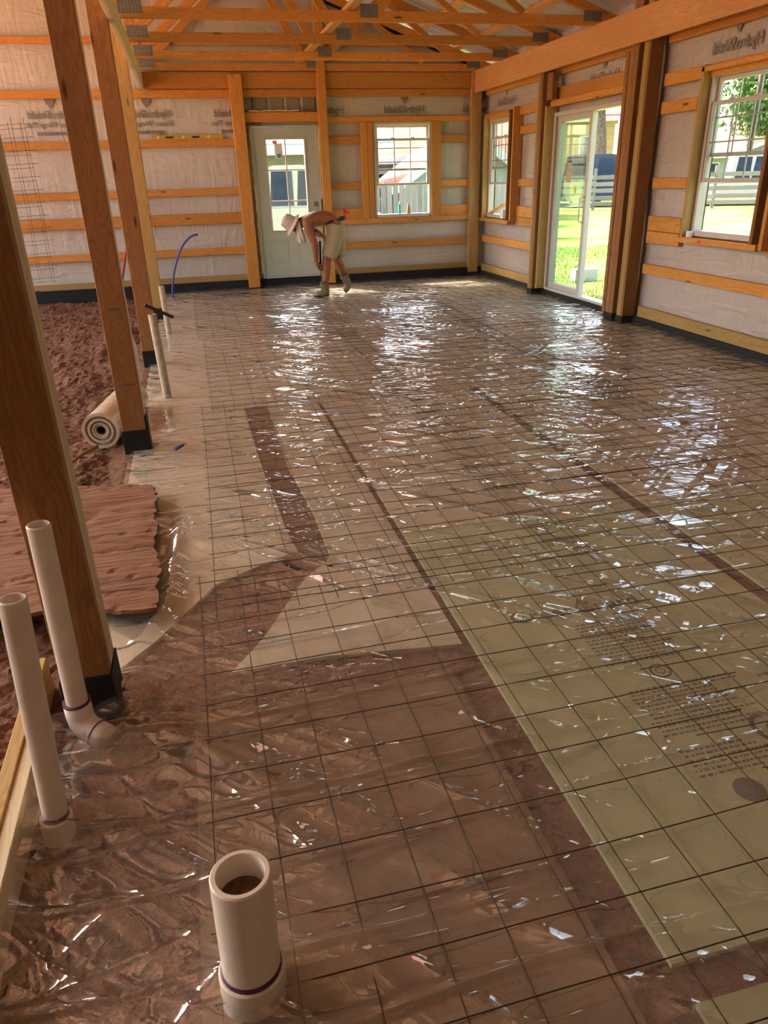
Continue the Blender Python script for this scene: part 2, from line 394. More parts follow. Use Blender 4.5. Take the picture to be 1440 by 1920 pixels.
# ---------------------------------------------------------------- foam insulation boards
FG = 'rigid foam boards laid under the clear plastic'
def foam(poly, mat, label, z=-.004):
    P = Vector((sum(p[0] for p in poly)/len(poly), sum(p[1] for p in poly)/len(poly), 0))
    o = prism('foam_board', [(x-P.x, y-P.y) for x, y in poly], -.014, 0, mat, M=Matrix.Translation((P.x, P.y, z)))
    return tag(o, label, 'foam board', FG)
def rect(x0, x1, y0, y1): return [(x0, y0), (x1, y0), (x1, y1), (x0, y1)]
foam_left = foam([(-.5, 5.13), (-.5, 2.2), (-.45, 2.12), (-.3, 2.3), (-.08, 2.64), (.07, 2.73), (.28, 2.84), (.26, 3.0), (.22, 4.1), (.21, 5.13)], FOAMB, 'beige foam board with slanted cut end beside the mud-caked plywood sheet')
foam([(-.05, 2.04), (.27, 2.04), (.735, 1.98), (.735, 5.13), (.38, 5.13), (.37, 3.9), (.41, 3.2), (.41, 2.76), (.38, 2.7), (.28, 2.6), (.07, 2.21)], FOAMB, 'narrow beige foam board with pointed corner between two dark soil gaps')
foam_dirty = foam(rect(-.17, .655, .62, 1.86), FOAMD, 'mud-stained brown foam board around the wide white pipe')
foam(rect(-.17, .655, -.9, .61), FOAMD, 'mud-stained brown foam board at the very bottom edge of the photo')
foam_green = foam(rect(.768, 1.905, .80, 2.86), FOAM, 'pale green foam board covered in dark printing')
foam(rect(.768, 1.905, -1.2, .72), FOAM, 'green foam board in the bottom right corner of the photo')
foam(rect(.768, 1.905, 2.868, 5.13), FOAMB, 'beige foam board behind the printed green board')
foam(rect(1.985, 3.15, .80, 2.86), FOAM, 'green foam board cut off by the right edge of the photo')
foam(rect(1.985, 3.15, 2.868, 5.13), FOAMB, 'beige foam board under the bright blue glare nearest the camera')
foam(rect(3.158, 4.36, .80, 2.86), FOAMB, 'foam board beyond the right edge of the photo')
foam(rect(3.158, 4.36, 2.868, 5.13), FOAMB, 'beige foam board below the wall corner at the right edge')
names = ['beside the thin pipe stub', 'in the middle of the floor', 'left of the sliding door glare', 'along the wall with the grid window']
yr = [5.14, 7.20, 9.26, 11.40]
cx = [-.5, .74, 1.955, 3.15, 4.36]
rown = ['third row back', 'fourth row back', 'last row by the end wall']
coln = ['against the row of wooden posts', 'second column from the wooden posts', 'second column from the sliding door', 'against the sliding door wall']
for j in range(3):
    for i in range(4):
        foam(rect(cx[i]+.004, cx[i+1]-.004, yr[j]+.004, yr[j+1]-.004), FOAMB, f'beige foam board {coln[i]}, {rown[j]}')

# printing on the boards (their own ink)
def flat(x, y, z=.0, rot=0): return Matrix.Translation((x, y, z)) @ Matrix.Rotation(rot, 4, 'Z')
def print_block(parent, x0, x1, y0, y1, rows, rot=0, z=-.0035, seed=1, hgt=.42, ink=None):
    rows = int(rows*1.5)
    """rows of small unreadable print as broken bars"""
    r = random.Random(seed); V = []; F = []
    dy = (y1-y0)/rows
    for k in range(rows):
        x = x0+r.uniform(0, .05)*(x1-x0); yy = y0+(k+.2)*dy; xe = x1-r.uniform(0, .3)*(x1-x0)
        while x < xe:
            w = r.uniform(.005, .020)
            n = len(V); V += [(x, yy, z), (x+w, yy, z), (x+w, yy+dy*hgt, z), (x, yy+dy*hgt, z)]; F.append((n, n+1, n+2, n+3)); x += w+r.uniform(.003, .007)
    c = Vector(((x0+x1)/2, (y0+y1)/2, 0))
    R = Matrix.Translation(c) @ Matrix.Rotation(rot, 4, 'Z') @ Matrix.Translation(-c)
    return tag(mesh_obj('small_print', V, F, ink or INK, parent, R), kind='stuff')
def ring(name, x, y, r0, r1, parent, z=-.0034, mat=INK):
    V = []; F = []; n = 28
    for k in range(n):
        a = 2*math.pi*k/n; V += [(x+r0*math.cos(a), y+r0*math.sin(a), z), (x+r1*math.cos(a), y+r1*math.sin(a), z)]
    for k in range(n): a = 2*k; b = (2*k+2) % (2*n); F.append((a, a+1, b+1, b))
    return mesh_obj(name, V, F, mat, parent)
text('lettering', 'GreenGuard', .10, INK, flat(1.21, 2.07, -.0034), foam_green, .001)
text('lettering', 'GreenGuard', .13, INK, flat(1.63, 1.23, -.0034, math.pi/2), foam_green, .002)
print_block(foam_green, 1.14, 1.46, 1.72, 1.98, 9, seed=3)
print_block(foam_green, 1.13, 1.52, 1.38, 1.60, 8, seed=4)
print_block(foam_green, 1.13, 1.40, 1.22, 1.33, 4, seed=5)
print_block(foam_green, 1.20, 1.60, .98, 1.06, 3, seed=6)
ring('print_logo', 1.30, 1.66, .028, .036, foam_green); ring('print_logo', 1.30, 1.66, .012, .017, foam_green)
ring('print_logo', 1.46, 1.34, .05, .065, foam_green); ring('print_logo', 1.46, 1.34, .0, .02, foam_green)
ring('print_logo', 1.235, 1.155, .0, .042, foam_green)
text('lettering', 'GreenGuard', .085, INKF, flat(.36, 1.10, -.0034), foam_dirty, .0)
print_block(foam_dirty, .22, .52, .96, 1.02, 2, seed=8, ink=INKF)
print_block(foam_dirty, .20, .55, .80, .86, 2, seed=9, ink=INKF)

# ---------------------------------------------------------------- clear plastic sheet
creases = [-.55, -.25, .10, .42, .63, .86, 1.02, 1.24, 1.46, 1.72, 1.80, 2.15, 2.75, 3.3, 3.9, 4.55, 5.44, 5.54, 6.3, 7.0, 7.9, 8.8, 9.7, 10.5]
ys = list(np.arange(-1.0, 5.2, .017))+list(np.arange(5.2, 11.44, .034))
for c in creases: ys += [c-.016, c-.007, c, c+.007, c+.016]
ys = np.array(sorted(set(np.round(ys, 4))))
us = np.linspace(0, 1, 270)
U, Yv = np.meshgrid(us, ys)
lx = np.interp(ys, [-1, 1.2, 1.9, 2.05, 2.3, 2.6, 3.7, 4.2, 4.6, 6, 8, 11.5], [-.585, -.585, -.60, -.40, -.45, -.46, -.53, -.52, -.50, -.5, -.52, -.5])+.02*(vnoise(ys*4, ys*0, 3)-.5)
Xv = lx[:, None]+(4.385-lx[:, None])*U
Yw = Yv+.035*(vnoise(Xv*1.1, Yv*.7, 21)-.5)+.012*(vnoise(Xv*4, Yv*1.5, 22)-.5)
Zp = .002+.006*fbm(Xv*1.5, Yv*1.5, 3, 1)
amp = np.clip(vnoise(Xv*1.3+4, Yv*1.1, 31)*1.7-.45, 0, 1)
def dirn(a): return Xv*math.cos(a)+Yv*math.sin(a), -Xv*math.sin(a)+Yv*math.cos(a)
p, q = dirn(-.88); q = q+.10*vnoise(p*1.5, q*2, 44)
Zp += .020*amp*np.clip(ridge(p*.55, q*3.6, 41)-.62, 0, 1)**1.5*4.2
p, q = dirn(-.70); q = q+.06*vnoise(p*2, q*2, 45)
Zp += .011*np.clip(vnoise(Xv*1.7, Yv*1.5, 52)*1.8-.6, 0, 1)*np.clip(ridge(p*1.0, q*8, 42)-.6, 0, 1)**1.4*4
p, q = dirn(.5)
Zp += .004*np.clip(vnoise(Xv*1.2+9, Yv*1.2, 53)*2-.9, 0, 1)*np.clip(ridge(p*.9, q*7, 43)-.7, 0, 1)*3
cn = np.zeros_like(Zp)
for k, c in enumerate(creases):
    a = .015 if c in (1.02, 1.46, 1.80, 5.44, .63) else .008
    ext = np.clip(vnoise(Xv*.9+k*7.3, Xv*0, 60+k)*2.2-.55, 0, 1)
    cn += a*ext*np.exp(-((Yv-c)/.0075)**2)
Zp += cn
# the film climbs a little at the walls, the pipes and the form board
Zp += .015*np.clip((Xv-4.30)/.085, 0, 1)**2+.015*np.clip((Yw-11.33)/.1, 0, 1)**2
for (px, py, r, hgt) in ((-.51, 1.50, .10, .05), (-.44, 1.74, .16, .04), (-.07, .95, .14, .03), (-.34, 5.61, .09, .03), (-.37, 2.0, .1, .05)):
    Zp += hgt*np.exp(-((Xv-px)**2+(Yw-py)**2)/r**2)
Zp += np.where(Yw < 2.0, .035*np.clip((-.50-Xv)/.10, 0, 1), 0)
# long puffed fold beside the plywood
fx = np.interp(Yw, [2.2, 2.5, 3.0, 3.4], [-.38, -.26, -.22, -.20])
Zp += .04*np.exp(-((Xv-fx)/.035)**2)*np.clip((Yw-2.15)/.3, 0, 1)*np.clip((3.45-Yw)/.3, 0, 1)
poly = mesh_obj('plastic_sheet', np.stack([Xv, Yw, Zp], -1).reshape(-1, 3), grid_faces(len(us), len(ys)), POLY, smooth=True)
tag(poly, 'clear wrinkled plastic vapour sheet spread over the whole floor', 'plastic sheet')

# ---------------------------------------------------------------- welded wire mesh sheets
WG = 'welded wire mesh sheets on the plastic'
S6 = .1524
def wire_sheet(x0, y0, nx, ny, ang, z, label, seed):
    """nx, ny: wires along y (spread over x) and along x (spread over y)"""
    root = thing('wire_mesh_sheet', label, 'wire mesh', (x0, y0, z), WG)
    r = np.random.default_rng(seed); ca, sa = math.cos(ang), math.sin(ang)
    W = (nx-1)*S6; L = (ny-1)*S6
    def pt(u, v, dz):
        return (x0+u*ca-v*sa, y0+u*sa+v*ca, z+dz+.010*float(vnoise(np.array(u*1.4+seed), np.array(v*1.1), 5))+.004*float(vnoise(np.array(u*5.+seed), np.array(v*5.), 6)))
    far_ = y0 > 5
    st = .30 if far_ else .15; nn = 4 if far_ else 5; rr = .0017
    for i in range(nx):
        u = i*S6+r.normal(0, .002); a, b = -.05+r.normal(0, .012), L+.06+r.normal(0, .012); b2 = b+(.08 if r.random() < .3 else 0)
        n = max(2, int((b2-a)/st)); wob = r.normal(0, .004)
        tube('wire', [pt(u+wob*math.sin(3*k/n), a+(b2-a)*k/n, 0) for k in range(n+1)], rr, RUST, root, nn, smooth=True)
    for j in range(ny):
        v = j*S6+r.normal(0, .002); a, b = -.012, W+.012+(.06+.08*r.random() if r.random() < .4 else 0)
        a -= .10*r.random() if x0 > 1 else 0
        n = max(2, int((b-a)/st)); wob = r.normal(0, .006)
        tube('wire', [pt(a+(b-a)*k/n, v+wob*math.sin(3*k/n), .0042) for k in range(n+1)], rr, RUST, root, nn, smooth=True)
    return root
D = math.radians
wire_sheet(-.125, -.58, 11, 22, D(.3), .010, 'rusty wire mesh sheet around the wide white pipe at the bottom', 1)
wire_sheet(-.085, 2.40, 11, 19, D(-.1), .014, 'rusty wire mesh sheet over the dark bent soil gap', 2)
wire_sheet(-.01, 5.10, 11, 18, D(.0), .011, 'rusty wire mesh sheet in the third row beside the thin pipe stub', 3)
wire_sheet(-.06, 7.78, 11, 21, D(.2), .013, 'rusty wire mesh sheet under the bending worker', 4)
wire_sheet(1.30, .12, 11, 21, D(-.3), .018, 'rusty wire mesh sheet over the printed green foam board', 5)
wire_sheet(1.34, 3.17, 11, 10, D(.6), .016, 'short rusty wire mesh sheet in the middle of the floor', 6)
wire_sheet(1.38, 4.50, 11, 21, D(1.0), .022, 'rusty wire mesh sheet in the middle with the blue door glare', 7)
wire_sheet(1.38, 7.50, 11, 22, D(.3), .018, 'rusty wire mesh sheet in front of the far grid window', 8)
wire_sheet(2.76, -.3, 11, 19, D(.2), .022, 'rusty wire mesh sheet outside the right edge of the photo', 9)
wire_sheet(2.78, 2.38, 11, 17, D(.4), .025, 'rusty wire mesh sheet at the right edge of the photo', 10)
wire_sheet(2.76, 4.80, 11, 17, D(.8), .020, 'rusty wire mesh sheet along the wall below the near grid window', 11)
wire_sheet(2.76, 7.20, 11, 25, D(.1), .024, 'rusty wire mesh sheet in front of the sliding glass door', 12)

# ================================================================ WALLS
YW, XW = 11.545, 4.475            # planes of the house wrap
def fx_(x): return x*11.5/11.4
def fz_(z): return CAM_H+(z-CAM_H)*11.5/11.4
def roofline(x): return np.where(x > RIDGE, ROOF(x), ROOF(RIDGE)-(RIDGE-x)*.344)
def wrap_wall(name, a, zlines, topf, holes, to_world, mat, disp=.012, seed=0, parent=None):
    """a: positions along the wall; zlines below 2.6 fixed, above stretched to topf(a)"""
    A, Zl = np.meshgrid(a, zlines)
    T = np.clip((Zl-2.6)/(zlines[-1]-2.6), 0, 1)
    Zz = np.where(Zl > 2.6, 2.6+T*(topf(A)-2.6), Zl)
    d = disp*(fbm(A*1.7, Zz*2.3, 3, seed)-.45)*2+disp*.6*np.clip(ridge(A*2.2+Zz*1.6, Zz*3.5-A*1.2, seed+3)-.6, 0, 1)
    keep = np.ones((len(zlines)-1, len(a)-1), bool)
    ac = (a[1:]+a[:-1])/2; zc = (zlines[1:]+zlines[:-1])/2
    for (a0, a1, z0, z1) in holes:
        keep &= ~(((ac > a0) & (ac < a1))[None, :] & ((zc > z0) & (zc < z1))[:, None])
    V = [to_world(x, z, dd) for x, z, dd in zip(A.ravel(), Zz.ravel(), d.ravel())]
    return mesh_obj(name, V, grid_faces(len(a), len(zlines), keep), mat, parent, smooth=True)
def lines(lo, hi, step, extra):
    l = [v for v in np.arange(lo, hi+1e-6, step) if all(abs(v-e) > step*.35 for e in extra)]
    return np.array(sorted(l+[hi]*(abs(l[-1]-hi) > 1e-3)+list(extra)))
DX0, DX1, DZ1 = fx_(.98), fx_(1.88), fz_(2.13)          # entry door opening
WX0, WX1, WZ0, WZ1 = fx_(2.70), fx_(3.57), fz_(.91), fz_(2.17)
HX0, HX1, HZ0, HZ1 = WX0+.015, WX1-.015, WZ0+.015, WZ1-.015
holes_f = [(DX0, DX1, -1, DZ1), (HX0, HX1, HZ0, HZ1)]
gap_f = (fx_(.90), fx_(1.95), fz_(2.22), fz_(2.5))
wall_far = wrap_wall('wall_far', lines(LEFT, 4.52, .09, [DX0, DX1, HX0, HX1, gap_f[0], gap_f[1]]), lines(-.1, 5.6, .09, [HZ0, HZ1, DZ1, gap_f[2], gap_f[3], 2.6]), lambda x: roofline(x)-.06, holes_f+[gap_f], lambda x, z, d: (x, YW+d*.6, z), WRAP)
tag(wall_far, 'end wall lined with printed white house wrap between wooden girts', 'wall', kind='structure')
# outer ribbed siding behind the wrap
def ribs(a):
    p = (a % .2286)/.2286; return np.where((p > .42) & (p < .58), .018, 0)
sa = np.unique(np.round(np.concatenate([np.arange(LEFT, 4.56, .2286/8), [DX0, DX1, HX0, HX1]]), 4))
sz = lines(-.2, 5.6, .6, [HZ0, HZ1, DZ1, 2.6])
A, Zl = np.meshgrid(sa, sz); Zz = np.where(Zl > 2.6, 2.6+np.clip((Zl-2.6)/3., 0, 1)*(roofline(A)-.02-2.6), Zl)
keep = np.ones((len(sz)-1, len(sa)-1), bool); ac = (sa[1:]+sa[:-1])/2; zc = (sz[1:]+sz[:-1])/2
for (a0, a1, z0, z1) in holes_f: keep &= ~(((ac > a0) & (ac < a1))[None, :] & ((zc > z0) & (zc < z1))[:, None])
mesh_obj('siding', np.stack([A, YW+.035+ribs(A), Zz], -1).reshape(-1, 3), grid_faces(len(sa), len(sz), keep), SIDING, wall_far)

def girt(parent, x0, x1, z0, z1, y0=11.47, y1=11.51, mat=WOOD, name='girt', Y=11.47):
    k = Y/11.4; return box(name, x0*k, x1*k, y0, y1, CAM_H+(z0-CAM_H)*k, CAM_H+(z1-CAM_H)*k, mat, parent)
for z0, z1 in ((.50, .595), (.92, 1.06), (1.295, 1.385), (1.905, 1.995), (2.49, 2.585), (3.09, 3.165), (3.66, 3.75), (4.25, 4.34)):
    girt(wall_far, LEFT/1.01, .77 if z0 < 3 else 3.9-(z0-3.0)/.344, z0, z1)
for z0, z1 in ((.49, .585), (.90, 1.05), (1.31, 1.40), (1.90, 2.0)):
    if z0 > .6:
        girt(wall_far, 2.02, 2.52, z0, z1); girt(wall_far, 3.71, 4.3, z0, z1)
    else: girt(wall_far, 2.02, 4.3, z0, z1)
girt(wall_far, 2.02, 4.3, 2.175, 2.245); girt(wall_far, 2.02, 4.3, .835, .905, 11.44, 11.51)
girt(wall_far, .90, 1.93, 2.19, 2.31, 11.45, 11.51)
girt(wall_far, .86, 4.3, 2.49, 2.585)
girt(wall_far, -.40, 4.3, 2.592, 2.785, 11.44, 11.48, name='header_board')
girt(wall_far, LEFT/1.01, .92, .10, .21, name='sill_plate', mat=WOODT); girt(wall_far, 1.95, 4.25, .10, .21, name='sill_plate', mat=WOODT)
box('skirt_board', LEFT, fx_(.93), 11.43, 11.468, -.05, .125, BLACK, wall_far); box('skirt_board', fx_(1.94), 4.42, 11.43, 11.468, -.05, .125, BLACK, wall_far)
box('skirt_board', fx_(.93), fx_(1.94), 11.46, 11.52, -.05, .125, BLACK, wall_far)
for x0, x1 in ((2.515, 2.61), (2.615, 2.695), (3.575, 3.72)):
    girt(wall_far, x0, x1, .905, 2.172, 11.44, 11.51, name='window_jamb')
# mirrored print of the house wrap, seen from its back
def wrap_print(parent, place, lines_=True):
    """place(u, v) -> Matrix for text centred at u,v along the wall"""
    text('lettering', 'HydroShield', .128, INKW, place(0, 0), parent, .0022, .95)
    V = [(-.055, .075), (0, .0), (.055, .075), (.072, .165), (.036, .135), (.02, .165), (0, .14), (-.02, .165), (-.036, .135), (-.072, .165)]
    prism('shield_logo', [(x, y-.03) for x, y in V], 0, .0006, INKW, parent, place(0, .10))
    if lines_:
        text('lettering', 'House Wrap Plus', .094, INKW, place(.01, -.115), parent, .0012)
        r = random.Random(5); Vb = []; Fb = []; x = -.2
        while x < .2:
            w = r.uniform(.02, .05); n = len(Vb); Vb += [(x, -.02, 0), (x+w, -.02, 0), (x+w, .02, 0), (x, .02, 0)]; Fb.append((n, n+1, n+2, n+3)); x += w+.012
        tag(mesh_obj('small_print', Vb, Fb, INKW, parent, place(.02, -.215)), kind='stuff')
def far_place(cx):
    def f(u, v):
        x, z = far(cx, 2.30 if cx < 1.5 else 2.325, YW); 
        return Matrix(((-1, 0, 0, x-u), (0, 0, -1, YW-.022), (0, 1, 0, z+v), (0, 0, 0, 1)))
    return f
for cx_ in (-2.73, -1.55, -.36, .80, 1.99, 3.17, 4.35): wrap_print(wall_far, far_place(cx_), cx_ < 1.5)
# red mark on the girt by the door
Vr = [(0, 0), (.018, 0), (.018, .05), (.09, .045), (.095, .06), (.018, .11), (.018, .12), (0, .12)]
prism('paint_mark', Vr, 0, .001, REDI, wall_far, Matrix(((1, 0, 0, 2.235), (0, 0, -1, 11.468), (0, 1, 0, .935), (0, 0, 0, 1))))

# right wall
def rplace(cy, z0=2.37):
    def f(u, v): return Matrix(((0, 0, -1, XW-.018), (1, 0, 0, cy+u), (0, 1, 0, z0+v), (0, 0, 0, 1)))
    return f
W1 = (10.37, 11.25, .87, 2.18); SL = (7.41, 9.14, .06, 2.11); WR = (5.34, 6.21, .91, 2.19)
holes_r = [(a+.015, b-.015, c+.015, d-.015) for a, b, c, d in (W1, SL, WR)]
ext_a = sorted({v for h in holes_r for v in h[:2]}); ext_z = sorted({v for h in holes_r for v in h[2:]}|{2.6})
wall_right = wrap_wall('wall_right', lines(-3.5, 11.56, .07, ext_a), lines(-.1, 2.95, .07, ext_z), lambda y: 2.95+0*y, holes_r, lambda y, z, d: (XW+np.maximum(d, -.012), y, z), WRAPR, .018, 90)
tag(wall_right, 'side wall lined with creased house wrap around the sliding door', 'wall', kind='structure')
ra = np.unique(np.round(np.concatenate([np.arange(-3.5, 11.58, .2286/4), ext_a]), 4)); rz = lines(-.2, 3.05, .6, ext_z)
A, Zl = np.meshgrid(ra, rz); keep = np.ones((len(rz)-1, len(ra)-1), bool); ac = (ra[1:]+ra[:-1])/2; zc = (rz[1:]+rz[:-1])/2
for (a0, a1, z0, z1) in holes_r: keep &= ~(((ac > a0) & (ac < a1))[None, :] & ((zc > z0) & (zc < z1))[:, None])
mesh_obj('siding', np.stack([XW+.06+ribs(A), A, Zl], -1).reshape(-1, 3), grid_faces(len(ra), len(rz), keep), SIDING, wall_right)
def rgirt(y0, y1, z0, z1, x0=4.415, x1=4.455, mat=WOOD, name='girt'): return box(name, x0, x1, y0, y1, z0, z1, mat, wall_right)
for y0, y1 in ((9.34, 10.14), (11.33, 11.42), (6.36, 6.9), (2.9, 5.19)):
    for z0, z1 in ((.80, .91), (.915, 1.05), (1.30, 1.39), (1.93, 2.03)): rgirt(y0, y1, z0, z1)
for y0, y1 in ((9.34, 11.42), (2.9, 6.9)):
    rgirt(y0, y1, .505, .60); rgirt(y0, y1, .075, .18, mat=WOODT, name='sill_plate'); rgirt(y0, y1, 2.16, 2.26)
rgirt(7.1, 9.2, 2.24, 2.37); rgirt(7.1, 9.15, 2.17, 2.235, 4.36, 4.455, name='door_header')
for y0, y1 in ((9.34, 11.42), (7.1, 9.2), (2.9, 6.9)): rgirt(y0, y1, 2.50, 2.59)
box('skirt_board', 4.40, 4.44, -3, 6.95, -.05, .075, BLACK, wall_right); box('skirt_board', 4.40, 4.44, 7.1, 11.42, -.05, .075, BLACK, wall_right)
for (y0, y1, z0, z1), fr in ((W1, 4.345), (WR, 4.345)):
    rgirt(y1+.005, y1+.043, z0-.02, z1+.06, fr, 4.46, WOODT, 'window_jamb'); rgirt(y0-.043, y0-.005, z0-.02, z1+.06, fr, 4.46, WOODB, 'window_jamb')
    rgirt(y0-.043, y1+.043, z1+.01, z1+.048, fr, 4.46, WOOD, 'window_head'); rgirt(y0-.10, y1+.10, z0-.06, z0-.012, fr-.005, 4.46, WOOD, 'window_sill')
rgirt(10.16, 10.20, .86, 2.26, 4.33, 4.46, WOOD, 'jack_stud'); rgirt(5.16, 5.20, .86, 2.26, 4.33, 4.46, WOOD, 'jack_stud')
rgirt(9.145, 9.185, .08, 2.18, 4.31, 4.46, WOODT, 'door_jamb'); rgirt(7.345, 7.405, .06, 2.5, 4.29, 4.46, WOODB, 'door_jamb')
rgirt(9.0, 9.14, 2.24, 2.52, 4.30, 4.34, WOODB, 'cripple_block')
for cy in (10.75, 8.1, 6.0, 3.4): wrap_print(wall_right, rplace(cy), cy == 3.4)

ba = lines(LEFT, 4.52, .3, [0.]); bz = lines(-.1, 5.6, .3, [2.6])
left_light_block = wrap_wall('left_light_block', lines(-3.5, 1.4, .3, [0.]), lines(-.1, 4.55, .3, [2.6]), lambda y: 4.45+0*y, [], lambda y, z, d: (LEFT+d, y, z), WRAP, .012, 50)  # unseen wall stretch, added to keep side light off the near floor
tag(left_light_block, 'unseen wrapped wall added to block left light from the near floor', 'wall', kind='structure')
wall_back = wrap_wall('wall_back', ba, bz, lambda x: roofline(x)-.02, [], lambda x, z, d: (x, -3.5+d, z), WRAP, .012, 40)
tag(wall_back, 'wrapped wall behind the camera', 'wall', kind='structure')
# ================================================================ WINDOWS AND DOORS
def window(name, label, M, w, h):
    global XF
    old = XF; XF = M
    root = thing(name, label, 'window', kind='structure')
    t = .034
    for n, a in (('frame', (0, t, .0, .085, 0, h)), ('frame', (w-t, w, .0, .085, 0, h)), ('frame', (t, w-t, .0, .085, h-t, h)), ('frame', (t, w-t, -.02, .085, 0, t+.012))): box(n, *a, VINYL, root)
    def sash(z0, z1, y, gp):
        s = thing('sash', None, None); s.parent = root; s.matrix_parent_inverse = pw(root).inverted()
        r = .032; x0, x1 = t+.004, w-t-.004
        for a in ((x0, x0+r, z0, z1), (x1-r, x1, z0, z1), (x0+r, x1-r, z0, z0+r), (x0+r, x1-r, z1-r, z1)): box('sash_rail', a[0], a[1], y, y+.03, a[2], a[3], VINYL, s)
        box('pane', x0+r-.004, x1-r+.004, y+.012, y+.016, z0+r-.004, z1-r+.004, GLASS, s, c=0)
        for k in (1, 2): xx = x0+r+(x1-x0-2*r)*k/3; box('muntin', xx-.006, xx+.006, y+.009, y+.019, z0+r, z1-r, SILV, s, c=0)
        zz = (z0+z1)/2; box('muntin', x0+r, x1-r, y+.0085, y+.0195, zz-.006, zz+.006, SILV, s, c=0)
        return s
    sash(h*.50, h-t-.002, .047, 0)
    lo = sash(h*.345, h*.345+.625, .010, 0)
    for k in (.33, .67): box('sash_lock', w*k-.03, w*k+.03, .0, .012, h*.345+.618, h*.345+.636, VINYL, lo)
    XF = old
    return root
MF = Matrix.Translation((WX0, 11.465, WZ0)); MRt = Matrix(((0, 1, 0, 4.425), (-1, 0, 0, 0), (0, 0, 1, 0), (0, 0, 0, 1)))
window('window_1', 'grid window with raised lower sash in the end wall beside the white door', MF, WX1-WX0, WZ1-WZ0)
window('window_2', 'narrow-looking grid window in the side wall near the far corner', Matrix.Translation((0, W1[1], W1[2])) @ MRt, W1[1]-W1[0], W1[3]-W1[2])
window('window_3', 'grid window with raised lower sash at the right edge of the photo', Matrix.Translation((0, WR[1], WR[2])) @ MRt, WR[1]-WR[0], WR[3]-WR[2])

XF = Matrix.Translation((0, SL[1], SL[2])) @ MRt
w, h = SL[1]-SL[0], SL[3]-SL[2]
sl = thing('door_2', 'white sliding glass patio door standing half open', 'door', kind='structure')
t_ = .045
for n, a in (('frame', (0, t_, -.01, .10, 0, h)), ('frame', (w-t_, w, -.01, .10, 0, h)), ('frame', (t_, w-t_, -.01, .10, h-t_, h)), ('threshold', (t_, w-t_, -.02, .10, 0, t_))): box(n, *a, VINYL, sl)
for k, (x0, y) in enumerate(((t_+.004, .055), (t_+.03, .012))):
    x1 = x0+.83; s = thing('sliding_panel', None, None); s.parent = sl; s.matrix_parent_inverse = pw(sl).inverted(); r = .062
    for a in ((x0, x0+r, t_, h-t_), (x1-r, x1, t_, h-t_), (x0+r, x1-r, t_, t_+r), (x0+r, x1-r, h-t_-r, h-t_)): box('panel_frame', a[0], a[1], y, y+.035, a[2], a[3], VINYL, s)
    box('pane', x0+r-.004, x1-r+.004, y+.015, y+.019, t_+r-.004, h-t_-r+.004, GLASSG, s, c=0)
    if k:
        tube('handle', [(x1-.04, y, .86), (x1-.04, y-.05, .88), (x1-.04, y-.055, 1.0), (x1-.04, y-.05, 1.12), (x1-.04, y, 1.14)], .008, VINYL, s)
        prism('warning_sticker', [(-.035, 0), (0, -.05), (.035, 0), (0, .05)], 0, .001, STICKY, s, Matrix(((1, 0, 0, .60), (0, 0, -1, y+.0145), (0, 1, 0, 1.21), (0, 0, 0, 1))))
        box('paper_label', .36, .475, y+.0135, y+.0145, 1.29, 1.40, PAPER, s, c=0); box('paper_label', .365, .475, y+.0135, y+.0145, 1.405, 1.50, PAPER, s, c=0)
        box('paper_label', .36, .41, y+.0135, y+.0145, 1.505, 1.52, INK, s, c=0); box('paper_label', .425, .475, y+.0135, y+.0145, 1.505, 1.52, INK, s, c=0)
XF = Matrix.Identity(4)

# entry door
d1 = thing('door_1', 'pale primed entry door with six-pane glass in the end wall', 'door', (fx_(1.43), 11.47, .13), kind='structure')
x0, x1, z0, z1 = fx_(.965), fx_(1.895), .128, fz_(2.145)
for n, a in (('door_frame', (x0, x0+.03, 11.44, 11.56, z0, z1)), ('door_frame', (x1-.03, x1, 11.44, 11.56, z0, z1)), ('door_frame', (x0+.03, x1-.03, 11.44, 11.56, z1-.03, z1)), ('threshold', (x0+.03, x1-.03, 11.43, 11.56, z0, z0+.025))): box(n, *a, DOORM, d1)
gx0, gx1, gz0, gz1 = fx_(1.145), fx_(1.715), fz_(.78), fz_(1.995)
dx0, dx1, dz0, dz1 = x0+.033, x1-.033, z0+.027, z1-.033
leaf = thing('door_leaf', None, None); leaf.parent = d1; leaf.matrix_parent_inverse = pw(d1).inverted()
for a in ((dx0, gx0, dz0, dz1), (gx1, dx1, dz0, dz1), (gx0, gx1, dz0, gz0), (gx0, gx1, gz1, dz1)): box('door_stile', a[0], a[1], 11.462, 11.506, a[2], a[3], DOORM, leaf, c=0)
for a in ((gx0, gx0+.022, gz0, gz1), (gx1-.022, gx1, gz0, gz1), (gx0, gx1, gz0, gz0+.022), (gx0, gx1, gz1-.022, gz1)): box('glazing_bead', a[0], a[1], 11.45, 11.516, a[2], a[3], VINYL, leaf)
box('pane', gx0+.01, gx1-.01, 11.481, 11.486, gz0+.01, gz1-.01, GLASS, leaf, c=0)
gm = (gx0+gx1)/2; box('muntin', gm-.009, gm+.009, 11.474, 11.493, gz0, gz1, VINYL, leaf)
for k in (1, 2): zz = gz0+(gz1-gz0)*k/3; box('muntin', gx0+.02, gx1-.02, 11.475, 11.492, zz-.009, zz+.009, VINYL, leaf)
for a, b in ((fx_(1.10), fx_(1.36)), (fx_(1.50), fx_(1.76))):
    for q in ((a, a+.02, .33, .66), (b-.02, b, .33, .66), (a+.02, b-.02, .33, .35), (a+.02, b-.02, .64, .66)): box('panel_moulding', q[0], q[1], 11.455, 11.463, q[2], q[3], DOORM, leaf, c=.003)
